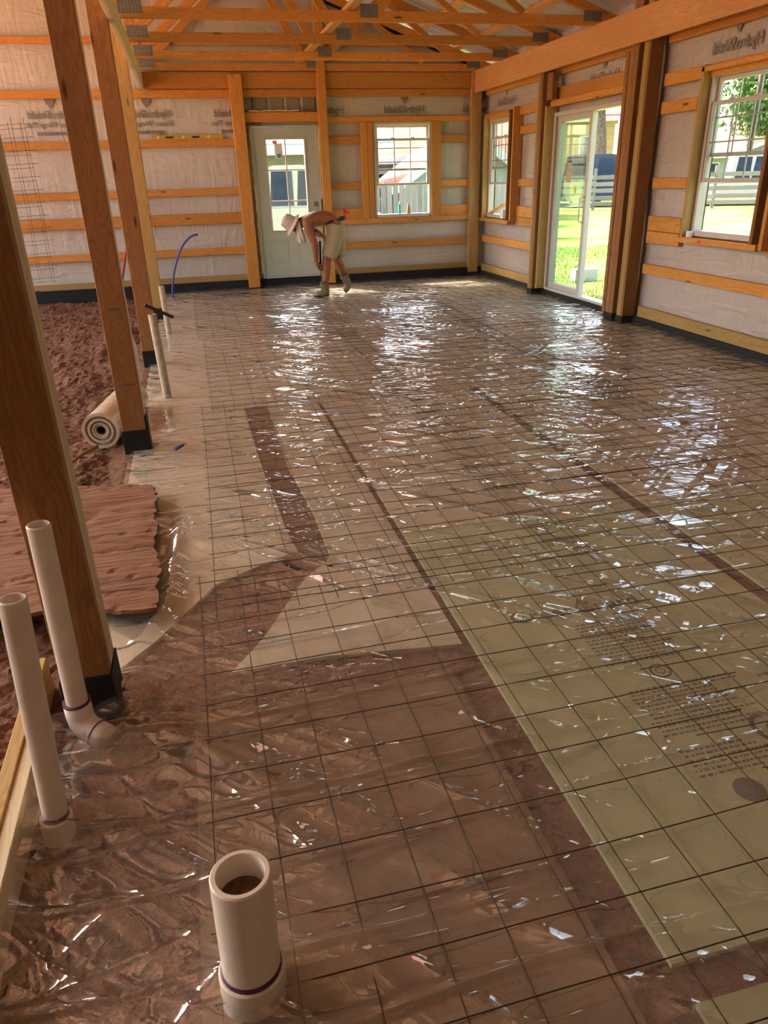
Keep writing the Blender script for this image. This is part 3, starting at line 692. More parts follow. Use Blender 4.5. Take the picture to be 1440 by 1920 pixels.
lathe('deadbolt', [(0, 0), (.036, 0), (.034, .012), (.012, .016), (.012, .03), (0, .03)], PLATE, leaf, Matrix.Translation((fx_(1.815), 11.462, 1.13)) @ Matrix.Rotation(math.pi/2, 4, 'X'), 20)
lathe('door_knob', [(0, 0), (.034, 0), (.03, .01), (.012, .014), (.012, .03), (.028, .042), (.03, .06), (.015, .07), (0, .07)], PLATE, leaf, Matrix.Translation((fx_(1.815), 11.462, .985)) @ Matrix.Rotation(math.pi/2, 4, 'X'), 20)
stk = box('glass_label', gx0+.135, gx0+.245, 11.477, 11.480, gz1-.27, gz1-.07, WHITEP, leaf, c=0)
box('label_print', gx0+.115, gx0+.175, 11.4765, 11.4795, gz1-.075, gz1-.03, PINKP, leaf, c=0); box('label_print', gx0+.165, gx0+.22, 11.475, 11.477, gz1-.25, gz1-.20, TEALP, leaf, c=0)
def foam_bead(x, ya, yb, seed):
    r = random.Random(seed); n = 46
    tube('spray_foam', [(x+r.uniform(-.006, .006), 11.445+r.uniform(-.008, .004), ya+(yb-ya)*k/n) for k in range(n+1)], .01, FOAMSP, d1, 6, radii=[r.uniform(.005, .016) for _ in range(n+1)])
foam_bead(x0-.012, .2, 2.14, 1); foam_bead(x1+.010, 1.2, 2.14, 2)
r_ = random.Random(3); tube('spray_foam', [(x0+(x1-x0)*k/30*.75, 11.447, fz_(2.325)+r_.uniform(-.006, .006)) for k in range(31)], .008, FOAMSP, d1, 6, radii=[r_.uniform(.003, .012) for _ in range(31)])

# ================================================================ POSTS AND BEAMS
def post(name, label, x0, x1, y0, y1, z1, mats, sleeve=.125, group=None, plies=3, axis='y', tilt=0, z0=-.05):
    root = thing('wood_post', label, 'post', ((x0+x1)/2, (y0+y1)/2, z0), group)
    a, b = (y0, y1) if axis == 'y' else (x0, x1); tk = (b-a)/plies
    for k in range(plies):
        q0, q1 = a+k*tk+.0004, a+(k+1)*tk-.0004
        if axis == 'y': box('ply', x0, x1, q0, q1, z0, z1, mats[k % len(mats)], root)
        else: box('ply', q0, q1, y0, y1, z0, z1, mats[k % len(mats)], root)
    if sleeve:
        e = .006; s = []
        for nm, a_ in (('sleeve', (x0-e, x1+e, y0-e, y0-.0005)), ('sleeve', (x0-e, x1+e, y1+.0005, y1+e)), ('sleeve', (x0-e, x0-.0005, y0, y1)), ('sleeve', (x1+.0005, x1+e, y0, y1))): box(nm, *a_, z0, sleeve, BLACK, root, c=.001)
    return root
LP = 'laminated posts dividing the room from the soil area'
post('', 'brown laminated post nearest the camera beside the white pipes', -.545, -.405, 1.95, 2.085, 4.4, [WOODB, WOODW, WOODW], .13, LP)
p2 = post('', 'laminated post with pale edge beside the roll of plastic', -.548, -.41, 4.43, 4.56, 4.4, [WOODB, WOODW, WOODW], .125, LP)
post('', 'dark brown laminated post third from the camera', -.545, -.405, 6.77, 6.89, 4.4, [WOODB, WOODT, WOODB], .125, LP)
post('', 'orange laminated post fourth from the camera under the plank beam', -.56, -.42, 9.2, 9.32, 4.4, [WOODT, WOOD, WOOD], .125, LP)
# stamp marks on the second post
for zz, ww in ((.40, .07), (.83, .06)):
    box('grade_stamp', -.50, -.50+ww, 4.4288, 4.4296, zz, zz+.012, INK, p2, c=0)
prot = box('corner_guard', -.404, -.400, 4.43, 4.56, -.04, .20, BLACK, p2, c=.001)
RP = 'posts along the side wall'
post('', 'brown laminated post between the sliding door and the near grid window', 4.272, 4.41, 6.95, 7.065, 2.95, [WOODB, WOODT, WOODT], .075, RP)
post('', 'square stud post right beside the sliding door opening', 4.272, 4.36, 7.15, 7.30, 2.95, [WOODB, WOODB], .075, RP, 2)
post('', 'brown post between the sliding door and the far side window', 4.272, 4.41, 9.20, 9.33, 2.95, [WOODB, WOODB, WOODT], .075, RP)
post('', 'greenish treated post in the far corner of the room', 4.195, 4.345, 11.40, 11.50, 2.95, [WOODT], .06, RP, 1)
post('', 'orange laminated post on the end wall left of the white door', fx_(.735), fx_(.90), 11.36, 11.50, fz_(2.75), [WOOD], 0, 'posts on the end wall', 1, z0=.02)
post('', 'slim tall post on the end wall right of the white door', fx_(1.915), fx_(2.03), 11.36, 11.50, 3.7, [WOOD, WOODT], 0, 'posts on the end wall', 2, z0=.02)
b = box('header_beam', 4.232, 4.270, 2.5, 11.43, 2.53, 2.81, WOODP); tag(b, 'wide knotty header beam above the sliding door wall', 'beam')
b = box('header_beam', -.404, -.366, .5, 11.43, 2.595, 2.80, WOODW); tag(b, 'pale header beam on the row of posts beside the soil area', 'beam')

# ================================================================ ROOF TRUSSES AND ROOF
def truss(Yt, label):
    root = thing('roof_truss', label, 'roof truss', (1.9, Yt, 2.80), 'mono roof trusses over the room')
    w = .038; y = Yt+w/2
    tc = lambda x: 2.945+(4.18-x)*.344       # centre line of the top chord
    bar('bottom_chord', (-.40, y, 2.846), (4.40, y, 2.846), w, .089, WOOD, root)
    bar('top_chord', (4.62, y, tc(4.62)), (-.42, y, tc(-.42)), w, .089, WOOD, root)
    bar('end_upright', (-.375, y, 2.892), (-.375, y, tc(-.375)-.04), w, .045, WOOD, root, (1, 0, 0))
    bar('heel_upright', (4.235, y, 2.892), (4.235, y, tc(4.235)-.03), w, .07, WOODB, root, (1, 0, 0))
    bar('web', (-.30, y, 2.89), (1.06, y, tc(1.06)-.05), w, .089, WOOD, root)
    bar('web', (1.80, y, 2.90), (1.16, y, tc(1.16)-.05), w, .089, WOOD, root)
    bar('web', (1.96, y, 2.90), (2.60, y, tc(2.60)-.05), w, .089, WOOD, root)
    bar('web', (3.45, y, 2.90), (2.72, y, tc(2.72)-.05), w, .064, WOOD, root)
    def plate(x0, x1, z0, z1, n):
        p = box('nail_plate', x0, x1, Yt-.002, Yt-.0003, z0, z1, PLATE, root, c=0)
        for k in range(n):
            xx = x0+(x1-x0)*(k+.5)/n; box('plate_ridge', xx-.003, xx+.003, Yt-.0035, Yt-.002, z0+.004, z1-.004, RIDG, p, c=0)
    plate(-.38, -.17, 2.835, 2.945, 7); plate(1.80, 1.97, 2.835, 2.945, 7); plate(4.10, 4.30, 2.84, 2.93, 5)
    return root
truss(7.965, 'wooden roof truss nearest the camera at the top of the photo')
truss(9.185, 'second wooden roof truss from the camera')
truss(10.405, 'third wooden roof truss from the camera')
truss(11.395, 'farthest wooden roof truss on the end wall')
br_ = bar('lateral_brace', (1.70, 3.0, 2.91), (1.70, 11.40, 2.91), .089, .038, WOODP); tag(br_, 'long pale brace plank lying across the truss bottom chords', 'brace')
ceiling = thing('ceiling', 'ribbed metal roof on wooden purlins above the trusses', 'roof', (1, 5, 3.3), kind='structure')
off = .045
def roof_panels(xa, xb, zf):
    y = -3.6; n = 0
    while y < 11.9:
        ysp = []; 
        for k in range(4):
            b = y+k*.2286; ysp += [(b, 0), (b+.085, 0), (b+.10, .02), (b+.128, .02), (b+.143, 0)]
        ysp.append((y+.9144, 0)); V = []; m = len(ysp)
        for x in (xa, xb):
            for yy, hh_ in ysp: V.append((x, yy, zf(x)+.04+hh_))
        mesh_obj('roof_panel', V, [(i, i+1, m+i+1, m+i) for i in range(m-1)], METAL, ceiling)
        y += .9144; n += 1
roof_panels(4.85, RIDGE, ROOF); roof_panels(RIDGE, LEFT-.3, lambda x: ROOF(RIDGE)-(RIDGE-x)*.344)
x = 4.55
while x > RIDGE:
    bar('purlin', (x, -3.5, ROOF(x)+.018), (x, 11.9, ROOF(x)+.018), .089, .036, WOODP, ceiling, (.344, 0, 1)); x -= .58
rk = bar('dark_gap_strip', (4.5, 11.50, ROOF(4.5)-.07), (RIDGE, 11.50, ROOF(RIDGE)-.07), .02, .10, DARKM, wall_far)  # dark strip set in for the shaded gap between wrap and roof

# ================================================================ THINGS ON THE FLOOR
fb = thing('form_board', 'doubled plank form board on edge beside the white pipes', 'board', (-.60, 1.0, -.05))
bar('plank', (-.628, .05, .02), (-.645, 2.16, .02), .038, .14, WOODT, fb); bar('plank', (-.589, .02, .016), (-.606, 1.92, .016), .037, .135, WOODW, fb)

def pvc_prof(ro, ri, z0, z1): return [(ro, z0), (ro, z1-.003), (ro-.003, z1), (ri+.001, z1), (ri, z1-.003), (ri, z0)]
def along(p0, p1):
    d = (Vector(p1)-Vector(p0)); q = d.to_track_quat('Z', 'Y').to_matrix().to_4x4(); return Matrix.Translation(p0) @ q, d.length
def marks(parent, M, r, z0, z1, ang, seed, wd=.010):
    rr = random.Random(seed); V = []; F = []; z = z0
    while z < z1:
        hgt = rr.uniform(.003, .009); n = len(V); a0, a1 = ang-wd/2/r*rr.uniform(.6, 1), ang+wd/2/r*rr.uniform(.6, 1)
        for a, zz in ((a0, z), (a1, z), (a1, z+hgt), (a0, z+hgt)): V.append((r*math.cos(a), r*math.sin(a), zz))
        F.append((n, n+1, n+2, n+3)); z += hgt+rr.choice([.003, .003, .004, .018])
    return tag(mesh_obj('small_print', V, F, INK, parent, M), kind='stuff')
def pipe(label, p0, p1, r, mat=PVC, coup=.06, group='white plastic drain pipes standing in the floor', ring_=True, wall=.006):
    root = thing('drain_pipe', label, 'pipe', p0, group)
    M, L = along(p0, p1)
    lathe('pipe_tube', pvc_prof(r, r-wall, 0, L), mat, root, M, 32)
    if coup:
        lathe('coupling', pvc_prof(r+.0085, r+.0005, -.02, coup), mat, root, M, 32)
        if ring_: lathe('primer_ring', [(r+.0004, coup), (r+.0024, coup), (r+.0016, coup+.010), (r+.0004, coup+.011)], PURPLE, root, M, 32)
    return root, M, L
ra_, M, L = pipe('tall white pipe leaning at the left edge beside the form board', (-.513, 1.50, -.01), (-.482, 1.535, .655), .0302, coup=.055)
marks(ra_, M, .0305, .10, .60, -.5, 1, .012)
rb_, M, L = pipe('white pipe with bent elbow foot in front of the nearest post', (-.492, 1.86, .06), (-.476, 1.86, .685), .0302, coup=0)
ep = [(-.492, 1.86, .115), (-.492, 1.86, .075), (-.488, 1.852, .052), (-.474, 1.838, .036), (-.440, 1.812, .022), (-.405, 1.785, .012)]
tube('elbow', ep, .038, PVC, rb_, 28, radii=[.038, .0385, .038, .038, .038, .0385])
lathe('primer_ring', [(.0305, 0), (.0395, 0), (.0395, .004), (.0305, .004)], PURPLE, rb_, along((-.492, 1.86, .114), (-.492, 1.86, .2))[0], 32)
lathe('primer_ring', [(.034, 0), (.0395, 0), (.0395, .004), (.034, .004)], PURPLE, rb_, along((-.448, 1.818, .0245), (-.405, 1.785, .012))[0], 32)
marks(rb_, M, .0305, .35, .39, -1.1, 2, .014); marks(rb_, M, .0305, .45, .48, -1.1, 3, .014)
rc_, M, L = pipe('wide short white pipe standing in the wire mesh at the bottom of the photo', (-.066, .972, -.02), (-.060, .985, .312), .0572, coup=.085, wall=.012)
lathe('pipe_soil', [(0, .282), (.0445, .276), (.0445, .25), (0, .25)], SOIL, rc_, M, 24, False)
marks(rc_, M, .0575, .085, .30, -1.05, 4, .009)
pipe('thin dusty pipe stub behind the post with pale edge', (-.325, 5.61, -.01), (-.345, 5.61, .615), .030, PVCG, 0)[0]
rd_ = pipe('far dusty pipe stub beside the fourth post', (-.362, 8.25, -.01), (-.372, 8.25, .49), .030, PVCG, 0)[0]
ib = bar('iron_bar', (-.385, 5.57, .69), (-.20, 5.60, .585), .03, .022, DARKM); tag(ib, 'dark iron bar laid across the thin pipe stub', 'iron bar')

# mud caked plywood
uu = np.linspace(0, 1, 60); vv = np.linspace(0, 1, 50); U_, V_ = np.meshgrid(uu, vv)
cs = [np.array(p) for p in ((-1.75, 2.74), (-.285, 2.42), (-.345, 3.68), (-1.75, 3.96))]
P = (cs[0][None, None]*((1-U_)*(1-V_))[..., None]+cs[1]*(U_*(1-V_))[..., None]+cs[2]*(U_*V_)[..., None]+cs[3]*((1-U_)*V_)[..., None])
edge = np.minimum(np.minimum(U_, 1-U_), np.minimum(V_, 1-V_))
jit = (edge < .005)[..., None]*(np.stack([.6*vnoise(V_*9, U_*9, 3)+.4*hash2(np.round(V_*49), np.round(U_*59), 3), .6*vnoise(U_*12, V_*12, 4)+.4*hash2(np.round(U_*59), np.round(V_*49), 4)], -1)-.5)*.05
P = P+jit; Zq = .055+.02*fbm(P[..., 0]*2, P[..., 1]*2, 3, 8)+.003*vnoise(P[..., 0]*4, P[..., 1]*26, 9)-.012*np.clip(ridge(P[..., 0]*2.2, P[..., 1]*17, 14)-.86, 0, 1)*6
nT = U_.size; top = np.concatenate([P, Zq[..., None]], -1).reshape(-1, 3); bot = top.copy(); bot[:, 2] -= .016
F = grid_faces(60, 50); Fb = [tuple(i+nT for i in reversed(f)) for f in F]
loop = list(range(60))+[j*60+59 for j in range(1, 50)]+list(range(49*60+58, 49*60-1, -1))+[j*60 for j in range(48, 0, -1)]
Fs = [(loop[i], loop[i]+nT, loop[(i+1) % len(loop)]+nT, loop[(i+1) % len(loop)]) for i in range(len(loop))]
tag(mesh_obj('plywood_sheet', np.concatenate([top, bot]), F+Fb+Fs, MUDPLY), 'old mud-caked plywood sheet with ragged edges behind the white pipes', 'plywood')

# roll of plastic
rl = thing('plastic_roll', 'rolled-up clear plastic lying on the soil beside the post', 'plastic roll', (-.69, 4.66, -.04))
M, L = along((-.705, 4.66, .072), (-.56, 5.42, .072))
prof = [(.115, .0), (.115, L), (.03, L), (.03, .012), (.045, .012), (.045, .004), (.052, .004), (.052, .03), (.066, .03), (.066, .002), (.080, .002), (.080, .028), (.096, .028), (.096, .0)]
lathe('roll_body', prof, ROLL, rl, M, 44)
lathe('roll_core', [(.03, .015), (.03, L-.01), (.022, L-.01), (.022, .015)], DARKM, rl, M, 28)
V, F = [], []
st = tube('wood_stick', [(-.86, 4.36, -.015), (-.80, 4.47, .0), (-.73, 4.60, -.005)], .010, WOODB, n=6); tag(st, 'short brown stick on the soil in front of the plastic roll', 'stick')
sk = prism('grade_stake', [(-.022, 0), (.022, 0), (.022, .30), (0, .40), (-.022, .30)], -.01, .01, WOODW, M=Matrix(((1, 0, .1, -.565), (.1, 0, -1, 6.25), (0, 1, .0, -.03), (0, 0, 0, 1)))); tag(sk, 'pointed wooden stake standing in the soil behind the second post', 'stake')
kn = thing('utility_knife', 'small blue utility knife on the plastic sheet', 'knife', (-.23, 4.33, .02))
bar('knife_handle', (-.255, 4.29, .026), (-.21, 4.36, .026), .022, .016, BLUEP, kn); bar('knife_tip', (-.21, 4.36, .026), (-.198, 4.378, .026), .016, .010, PLATE, kn)
tp = [(-.352, 10.97, -.02), (-.35, 10.97, .1), (-.30, 10.97, .32), (-.21, 10.97, .55), (-.13, 10.97, .68), (-.05, 10.97, .76), (.03, 10.97, .805), (.10, 10.97, .81)]
def smooth_path(p, n=6):
    p = [Vector(q) for q in p]; out = []
    for i in range(len(p)-1):
        a, b, c, d = p[max(i-1, 0)], p[i], p[i+1], p[min(i+2, len(p)-1)]
        for k in range(n):
            t = k/n; out.append(.5*((2*b)+(c-a)*t+(2*a-5*b+4*c-d)*t*t+(3*b-a-3*c+d)*t**3))
    return out+[p[-1]]
bp_ = thing('water_tube', 'blue plastic water tube curving out of the floor', 'tube', (-.35, 10.97, 0))
tube('tube_body', smooth_path(tp), .0135, BLUEP, bp_, 10); tube('tube_end', [(.10, 10.97, .81), (.125, 10.97, .805)], .015, WHITEP, bp_, 10)
rp = tube('water_tube', smooth_path([(-1.08, 11.2, -.05), (-1.01, 11.2, .27), (-.84, 11.2, .82), (-.66, 11.2, 1.36), (-.62, 11.2, 1.50)]), .016, REDP, n=10); tag(rp, 'red plastic water tube rising behind the third post', 'tube')

# leaning wire mesh against the end wall
for s, (x0_, dz, lab) in enumerate(((-3.2, 0, 'upright wire mesh sheet leaning on the end wall'), (-3.27, -.05, 'second upright wire mesh sheet just behind the leaning one'))):
    root = thing('wire_mesh_sheet', lab, 'wire mesh', (x0_+.7, 10.9, -.05), 'wire mesh sheets leaning on the end wall')
    for i in range(10):
        x = x0_+i*.1524; tube('wire', [(x+.03*s, 10.80+s*.05, .30), (x-.02+.03*s, 11.05+s*.04, 1.2), (x-.05+.02*s, 11.22+s*.04, 2.27+dz)],   .0022, RUST, root, 5)
    for j in range(13):
        z = .34+dz+j*.1524; tube('wire', [(x0_-.03-.05*(z/2.2), 10.80+.19*z+s*.045, z-.03), (x0_+.7-.05*(z/2.2), 10.80+.19*z+s*.045, z), (x0_+9*.1524+.08-.05*(z/2.2), 10.80+.19*z+s*.045, z+.03)],   .0022, RUST, root, 5)

# spirit level on a girt, things on window sills
lv = thing('spirit_level', 'long spirit level lying on the girt left of the door', 'level', (.1, 11.485, 2.0))
zt = CAM_H+(1.995-CAM_H)*11.47/11.4
box('level_body', -.36, .60, 11.472, 11.495, zt, zt+.06, YELL, lv)
for xx in (-.27, .06, .40): lathe('level_vial', [(.008, 0), (.018, 0), (.018, .004), (.008, .004)], WHITEP, lv, Matrix.Translation((xx, 11.472, zt+.03)) @ Matrix.Rotation(math.pi/2, 4, 'X'), 16)
for xx in (-.12, .23): box('level_slot', xx-.05, xx+.05, 11.4705, 11.472, zt+.018, zt+.042, DARKM, lv, c=0)
so = thing('caulk_bottle', 'small teal bottle on the sill of the end wall window', 'bottle', (3.10, 11.46, WZ0+.05))
lathe('bottle_body', [(0, 0), (.016, 0), (.018, .01), (.018, .11), (.010, .125), (.010, .135), (0, .135)], TEALP, so, Matrix.Translation((3.10, 11.475, WZ0+.046)), 18)
lathe('bottle_cap', [(0, .135), (.011, .135), (.008, .17), (0, .17)], WHITEP, so, Matrix.Translation((3.10, 11.475, WZ0+.046)), 14)
o = prism('wood_wedge', [(-.03, 0), (.03, 0), (.008, .14), (-.008, .14)], -.012, .012, WOODP, M=Matrix(((1, 0, 0, 3.24), (0, 0, -1, 11.475), (0, 1, 0, WZ0+.046), (0, 0, 0, 1)))); tag(o, 'upright wood wedge on the sill of the end wall window', 'wood scrap')
o = bar('wood_offcut', (4.42, 11.16, .91), (4.44, 10.62, 1.06), .05, .03, WOODP); tag(o, 'tilted wood offcut on the sill of the far side window', 'wood scrap')
o = prism('nail_carton', [(-.05, -.05), (.05, -.05), (.055, .05), (-.055, .05)], 0, .12, WHITEP, M=Matrix.Translation((4.40, 10.50, .876))); tag(o, 'small white carton on the sill of the far side window', 'carton')
o = lathe('tape_roll', [(.018, 0), (.032, 0), (.032, .05), (.018, .05)], WHITEP, M=Matrix.Translation((4.385, 6.16, .90)), n=24); tag(o, 'small white tape roll on the sill of the near grid window', 'tape')
o = prism('paint_mark', [(-.03, 0), (.03, -.005), (.01, .02), (.0, .035), (-.01, .015)], 0, .001, REDI, wall_right, Matrix(((0, 0, -1, 4.339), (-1, 0, 0, 5.96), (0, 1, 0, .865), (0, 0, 0, 1))))

# ================================================================ THE WORKER
def ensure_skin(me):
    bm = bmesh.new(); bm.from_mesh(me); bm.verts.layers.skin.verify(); bm.to_mesh(me); bm.free()
def skin(name, verts, edges, radii, mat, parent, root=0, sub=2):
    me = bpy.data.meshes.new(name); me.from_pydata(verts, edges, []); me.materials.append(mat); ensure_skin(me)
    o = bpy.data.objects.new(name, me); link(o, parent)
    sv = me.skin_vertices[0].data
    for i, r in enumerate(radii): sv[i].radius = tuple(q*1.17 for q in r) if isinstance(r, tuple) else (r*1.17, r*1.17); sv[i].use_root = (i == root)
    m = o.modifiers.new('skin', 'SKIN'); m.use_smooth_shade = True; m.branch_smoothing = .4
    s = o.modifiers.new('sub', 'SUBSURF'); s.levels = sub; s.render_levels = sub
    return o
class Sk:
    def __init__(s): s.v = []; s.e = []; s.r = []
    def add(s, p, r, frm=None):
        s.v.append(p); s.r.append(r)
        if frm is not None: s.e.append((frm, len(s.v)-1))
        return len(s.v)-1
PY = 10.2
per = thing('person', 'shirtless worker in hat and khaki shorts bending over the mesh', 'person', (1.8, PY, .02))
k = Sk()
pel = k.add((1.885, PY, .88), (.12, .10)); wa = k.add((1.82, PY, .985), (.12, .11), pel); ch = k.add((1.66, PY, 1.00), (.13, .12), wa)
uc = k.add((1.52, PY, .965), (.14, .11), ch); nk = k.add((1.40, PY, .945), .058, uc); hb = k.add((1.345, PY, .918), .078, nk); ht = k.add((1.275, PY, .945), .085, hb)
jaw = k.add((1.305, PY, .855), .048, hb); nose = k.add((1.262, PY, .872), .014, hb)
def arm(sh, el, wr, pa, fing, thumb):
    a = k.add(sh, .058, uc); d = k.add(tuple((Vector(sh)*.5+Vector(el)*.5)), .050, a); b_ = k.add(el, .040, d); f_ = k.add(tuple(Vector(el)*.6+Vector(wr)*.4), .041, b_)
    w_ = k.add(wr, (.028, .024), f_); p_ = k.add(pa, (.034, .02), w_)
    for pts in fing:
        q = p_
        for n_, pnt in enumerate(pts): q = k.add(pnt, .0095-.001*n_, q)
    q = w_
    for n_, pnt in enumerate(thumb): q = k.add(pnt, .011-.001*n_, q)
RX, RY, RZ = 1.622, 10.085, .41           # where the near hand grips the rod
fing = [[(1.592, RY-.026+.0*i, .425-.020*i), (1.628, RY-.024, .422-.021*i), (1.640, RY+.010-.003*i, .420-.022*i)] for i in range(4)]
arm((1.455, PY-.17, .955), (1.556, PY-.20, .685), (1.563, PY-.145, .475), (1.572, PY-.14, .425), fing, [(1.585, RY+.005, .455), (1.618, RY+.028, .440)])
fing = [[(1.755, PY+.19-.022*i, .735), (1.785, PY+.188-.023*i, .715), (1.80, PY+.187-.024*i, .692)] for i in range(4)]
arm((1.455, PY+.17, .955), (1.635, PY+.25, .815), (1.70, PY+.17, .775), (1.725, PY+.16, .755), fing, [(1.72, PY+.10, .745), (1.75, PY+.085, .725)])
def leg(hip, kn_, an, toe):
    a = k.add(hip, .095, pel); b_ = k.add(tuple(Vector(hip)*.5+Vector(kn_)*.5), .075, a); c_ = k.add(kn_, .055, b_); d_ = k.add(tuple(Vector(kn_)*.66+Vector(an)*.34+Vector((.012, 0, 0))), .056, c_); e_ = k.add(an, .037, d_)
leg((1.875, PY-.095, .84), (1.708, PY-.11, .50), (1.660, PY-.11, .13), (1.60, PY-.11, .055))
leg((1.905, PY+.095, .84), (1.862, PY+.08, .50), (1.985, PY+.08, .205), (1.975, PY+.08, .10))
skin('body', k.v, k.e, k.r, SKIN, per)
for s in (-1, 1): lathe('eye', [(0, -.009), (.007, -.006), (.009, 0), (.007, .006), (0, .009)], BELT, per, Matrix.Translation((1.258, PY+s*.032, .897)), 10)
s_ = Sk()
a0 = s_.add((1.822, PY, 1.0), (.125, .115)); a = s_.add((1.838, PY, .925), (.14, .115), a0); b_ = s_.add((1.872, PY, .83), (.155, .13), a)
for yy, th, hm in ((PY-.105, (1.800, PY-.11, .67), (1.735, PY-.11, .50)), (PY+.105, (1.905, PY+.10, .67), (1.895, PY+.09, .50))):
    c_ = s_.add((th[0]+.04, th[1], .78), .108, b_); d_ = s_.add(th, .102, c_); e_ = s_.add((hm[0]+.012, hm[1], hm[2]+.035), .096, d_); s_.add((hm[0], hm[1], hm[2]+.005), .100, e_)
skin('shorts', s_.v, s_.e, s_.r, KHAKI, per)
# belt: a band around the waist
ax = Vector((-.17, 0, .97)).normalized(); M = Matrix.Translation((1.832, PY, .957)) @ ax.to_track_quat('Z', 'Y').to_matrix().to_4x4() @ Matrix.Diagonal((.90, 1.30, 1, 1))
lathe('belt', [(.138, -.019), (.146, -.019), (.146, .019), (.138, .019)], BELT, per, M, 36)
bm_ = lathe('belt_buckle', [(0, 0), (.02, 0), (.02, .006), (0, .006)], PLATE, per, Matrix.Translation((1.725, PY-.03, .912)), 12)
ax = Vector((-.85, 0, .53)).normalized(); Mh = Matrix.Translation((1.292, PY, .938)) @ ax.to_track_quat('Z', 'Y').to_matrix().to_4x4()
hat = lathe('hat', [(.095, 0), (.125, -.012), (.150, -.03), (.152, -.026), (.126, -.006), (.098, .008), (.094, .07), (.080, .112), (.04, .126), (0, .128), (0, .122), (.04, .12), (.074, .105), (.088, .068)], HATM, per, Mh, 36)
lathe('hat_band', [(.0985, .010), (.1005, .010), (.0985, .035), (.0965, .035)], SCARF, hat, Mh, 36)
def loft(name, rings, mat, parent, n=20, ruff=0):
    V = []; F = []
    for (cx_, cy_, cz_, rx, ry) in rings:
        for i in range(n):
            a = 2*math.pi*i/n; w = 1+ruff*math.sin(5*a+cz_*9)
            V.append((cx_+rx*w*math.cos(a), cy_+ry*w*math.sin(a), cz_))
    m = len(rings)
    for j in range(m-1):
        for i in range(n): F.append((j*n+i, j*n+(i+1) % n, (j+1)*n+(i+1) % n, (j+1)*n+i))
    F += [tuple(range(n-1, -1, -1)), tuple(range((m-1)*n, m*n))]
    return mesh_obj(name, V, F, mat, parent, smooth=True)
loft('neck_cloth', [(1.365, PY, 1.0, .025, .07), (1.372, PY, .96, .045, .115), (1.375, PY-.01, .90, .05, .122), (1.385, PY-.02, .83, .052, .12), (1.40, PY-.03, .77, .056, .11), (1.412, PY-.03, .715, .055, .10), (1.415, PY-.03, .70, .04, .08)], SCARF, per, 40, .10)
for nm, (an, up_, heel, ball, toe) in (('boot', ((1.660, PY-.11, .13), (1.659, PY-.11, .22), (1.672, PY-.11, .055), (1.585, PY-.11, .048), (1.540, PY-.11, .045))), ('boot', ((1.985, PY+.08, .205), (1.967, PY+.08, .27), (2.030, PY+.08, .120), (1.985, PY+.08, .055), (1.955, PY+.08, .045)))):
    b_ = Sk(); q = b_.add(an, .052); h_ = b_.add(heel, .050, q); m_ = b_.add(ball, .046, h_); b_.add(toe, .040, m_); b_.add(tuple(Vector(an)*.75+Vector(up_)*.25), .05, q)
    bo = skin('boot', b_.v, b_.e, b_.r, BOOT, per)
    tube('sock', [tuple(Vector(an)*.9+Vector(up_)*.1), tuple(Vector(an)*.4+Vector(up_)*.6), up_], .05, SOCK, per, 16, radii=[.052, .051, .050])
hd, ft = Vector(ep[0]), 0
# boot soles
prism('boot_sole', [(1.515, PY-.145), (1.55, PY-.158), (1.62, PY-.15), (1.71, PY-.152), (1.718, PY-.07), (1.62, PY-.07), (1.55, PY-.062), (1.515, PY-.075)], .016, .034, BELT, per)
rod = thing('tie_tool', 'dark hand tool on a thin rod held by the worker', 'hand tool', (1.615, 10.08, .02))
tube('tool_grip', [(1.632, 10.085, .72), (1.628, 10.085, .60), (1.622, 10.085, .40)], .014, BELT, rod, 10); tube('tool_rod', [(1.622, 10.085, .40), (1.612, 10.085, .03)], .006, DARKM, rod, 8)

# ================================================================ OUTSIDE
def fence(p0, p1, n, rails, label, z0=-.2, zt=1.46, hb=.14, pickets=False, mat=WOODG):
    root = thing('wood_fence', label, 'fence', (p0[0], p0[1], z0))
    a, b = Vector((*p0, 0)), Vector((*p1, 0)); d = (b-a).normalized()
    for i in range(n+1):
        q = a+(b-a)*i/n; bar('fence_post', (q.x, q.y, z0-.02), (q.x, q.y, zt+.06), .14, .14, mat, root, d)
    nrm = Vector((d.y, -d.x, 0))*.08
    if nrm.y > 0: nrm = -nrm
    for i in range(n):
        q, s = a+(b-a)*i/n+nrm, a+(b-a)*(i+1)/n+nrm
        if pickets:
            m = int((s-q).length/.15)
            for j in range(m):
                w_ = q+(s-q)*(j+.5)/m; bar('picket', (w_.x, w_.y, z0+.05), (w_.x, w_.y, zt+random.uniform(-.03, .03)), .135, .02, mat, root, nrm)
        else:
            for zz in rails: bar('rail', (q.x, q.y, zz+random.uniform(-.015, .015)), (s.x, s.y, zz+random.uniform(-.015, .015)), .03, hb, mat, root)
    return root
fence((13.5, 35.0), (29, 26.5), 7, [.05, .30, .62, .88, 1.16], 'weathered grey rail fence across the lawn outside the sliding door', hb=.17)
fence((2.2, 20.5), (9.5, 20.0), 5, [], 'grey picket fence outside the end wall window', zt=1.28, pickets=True)
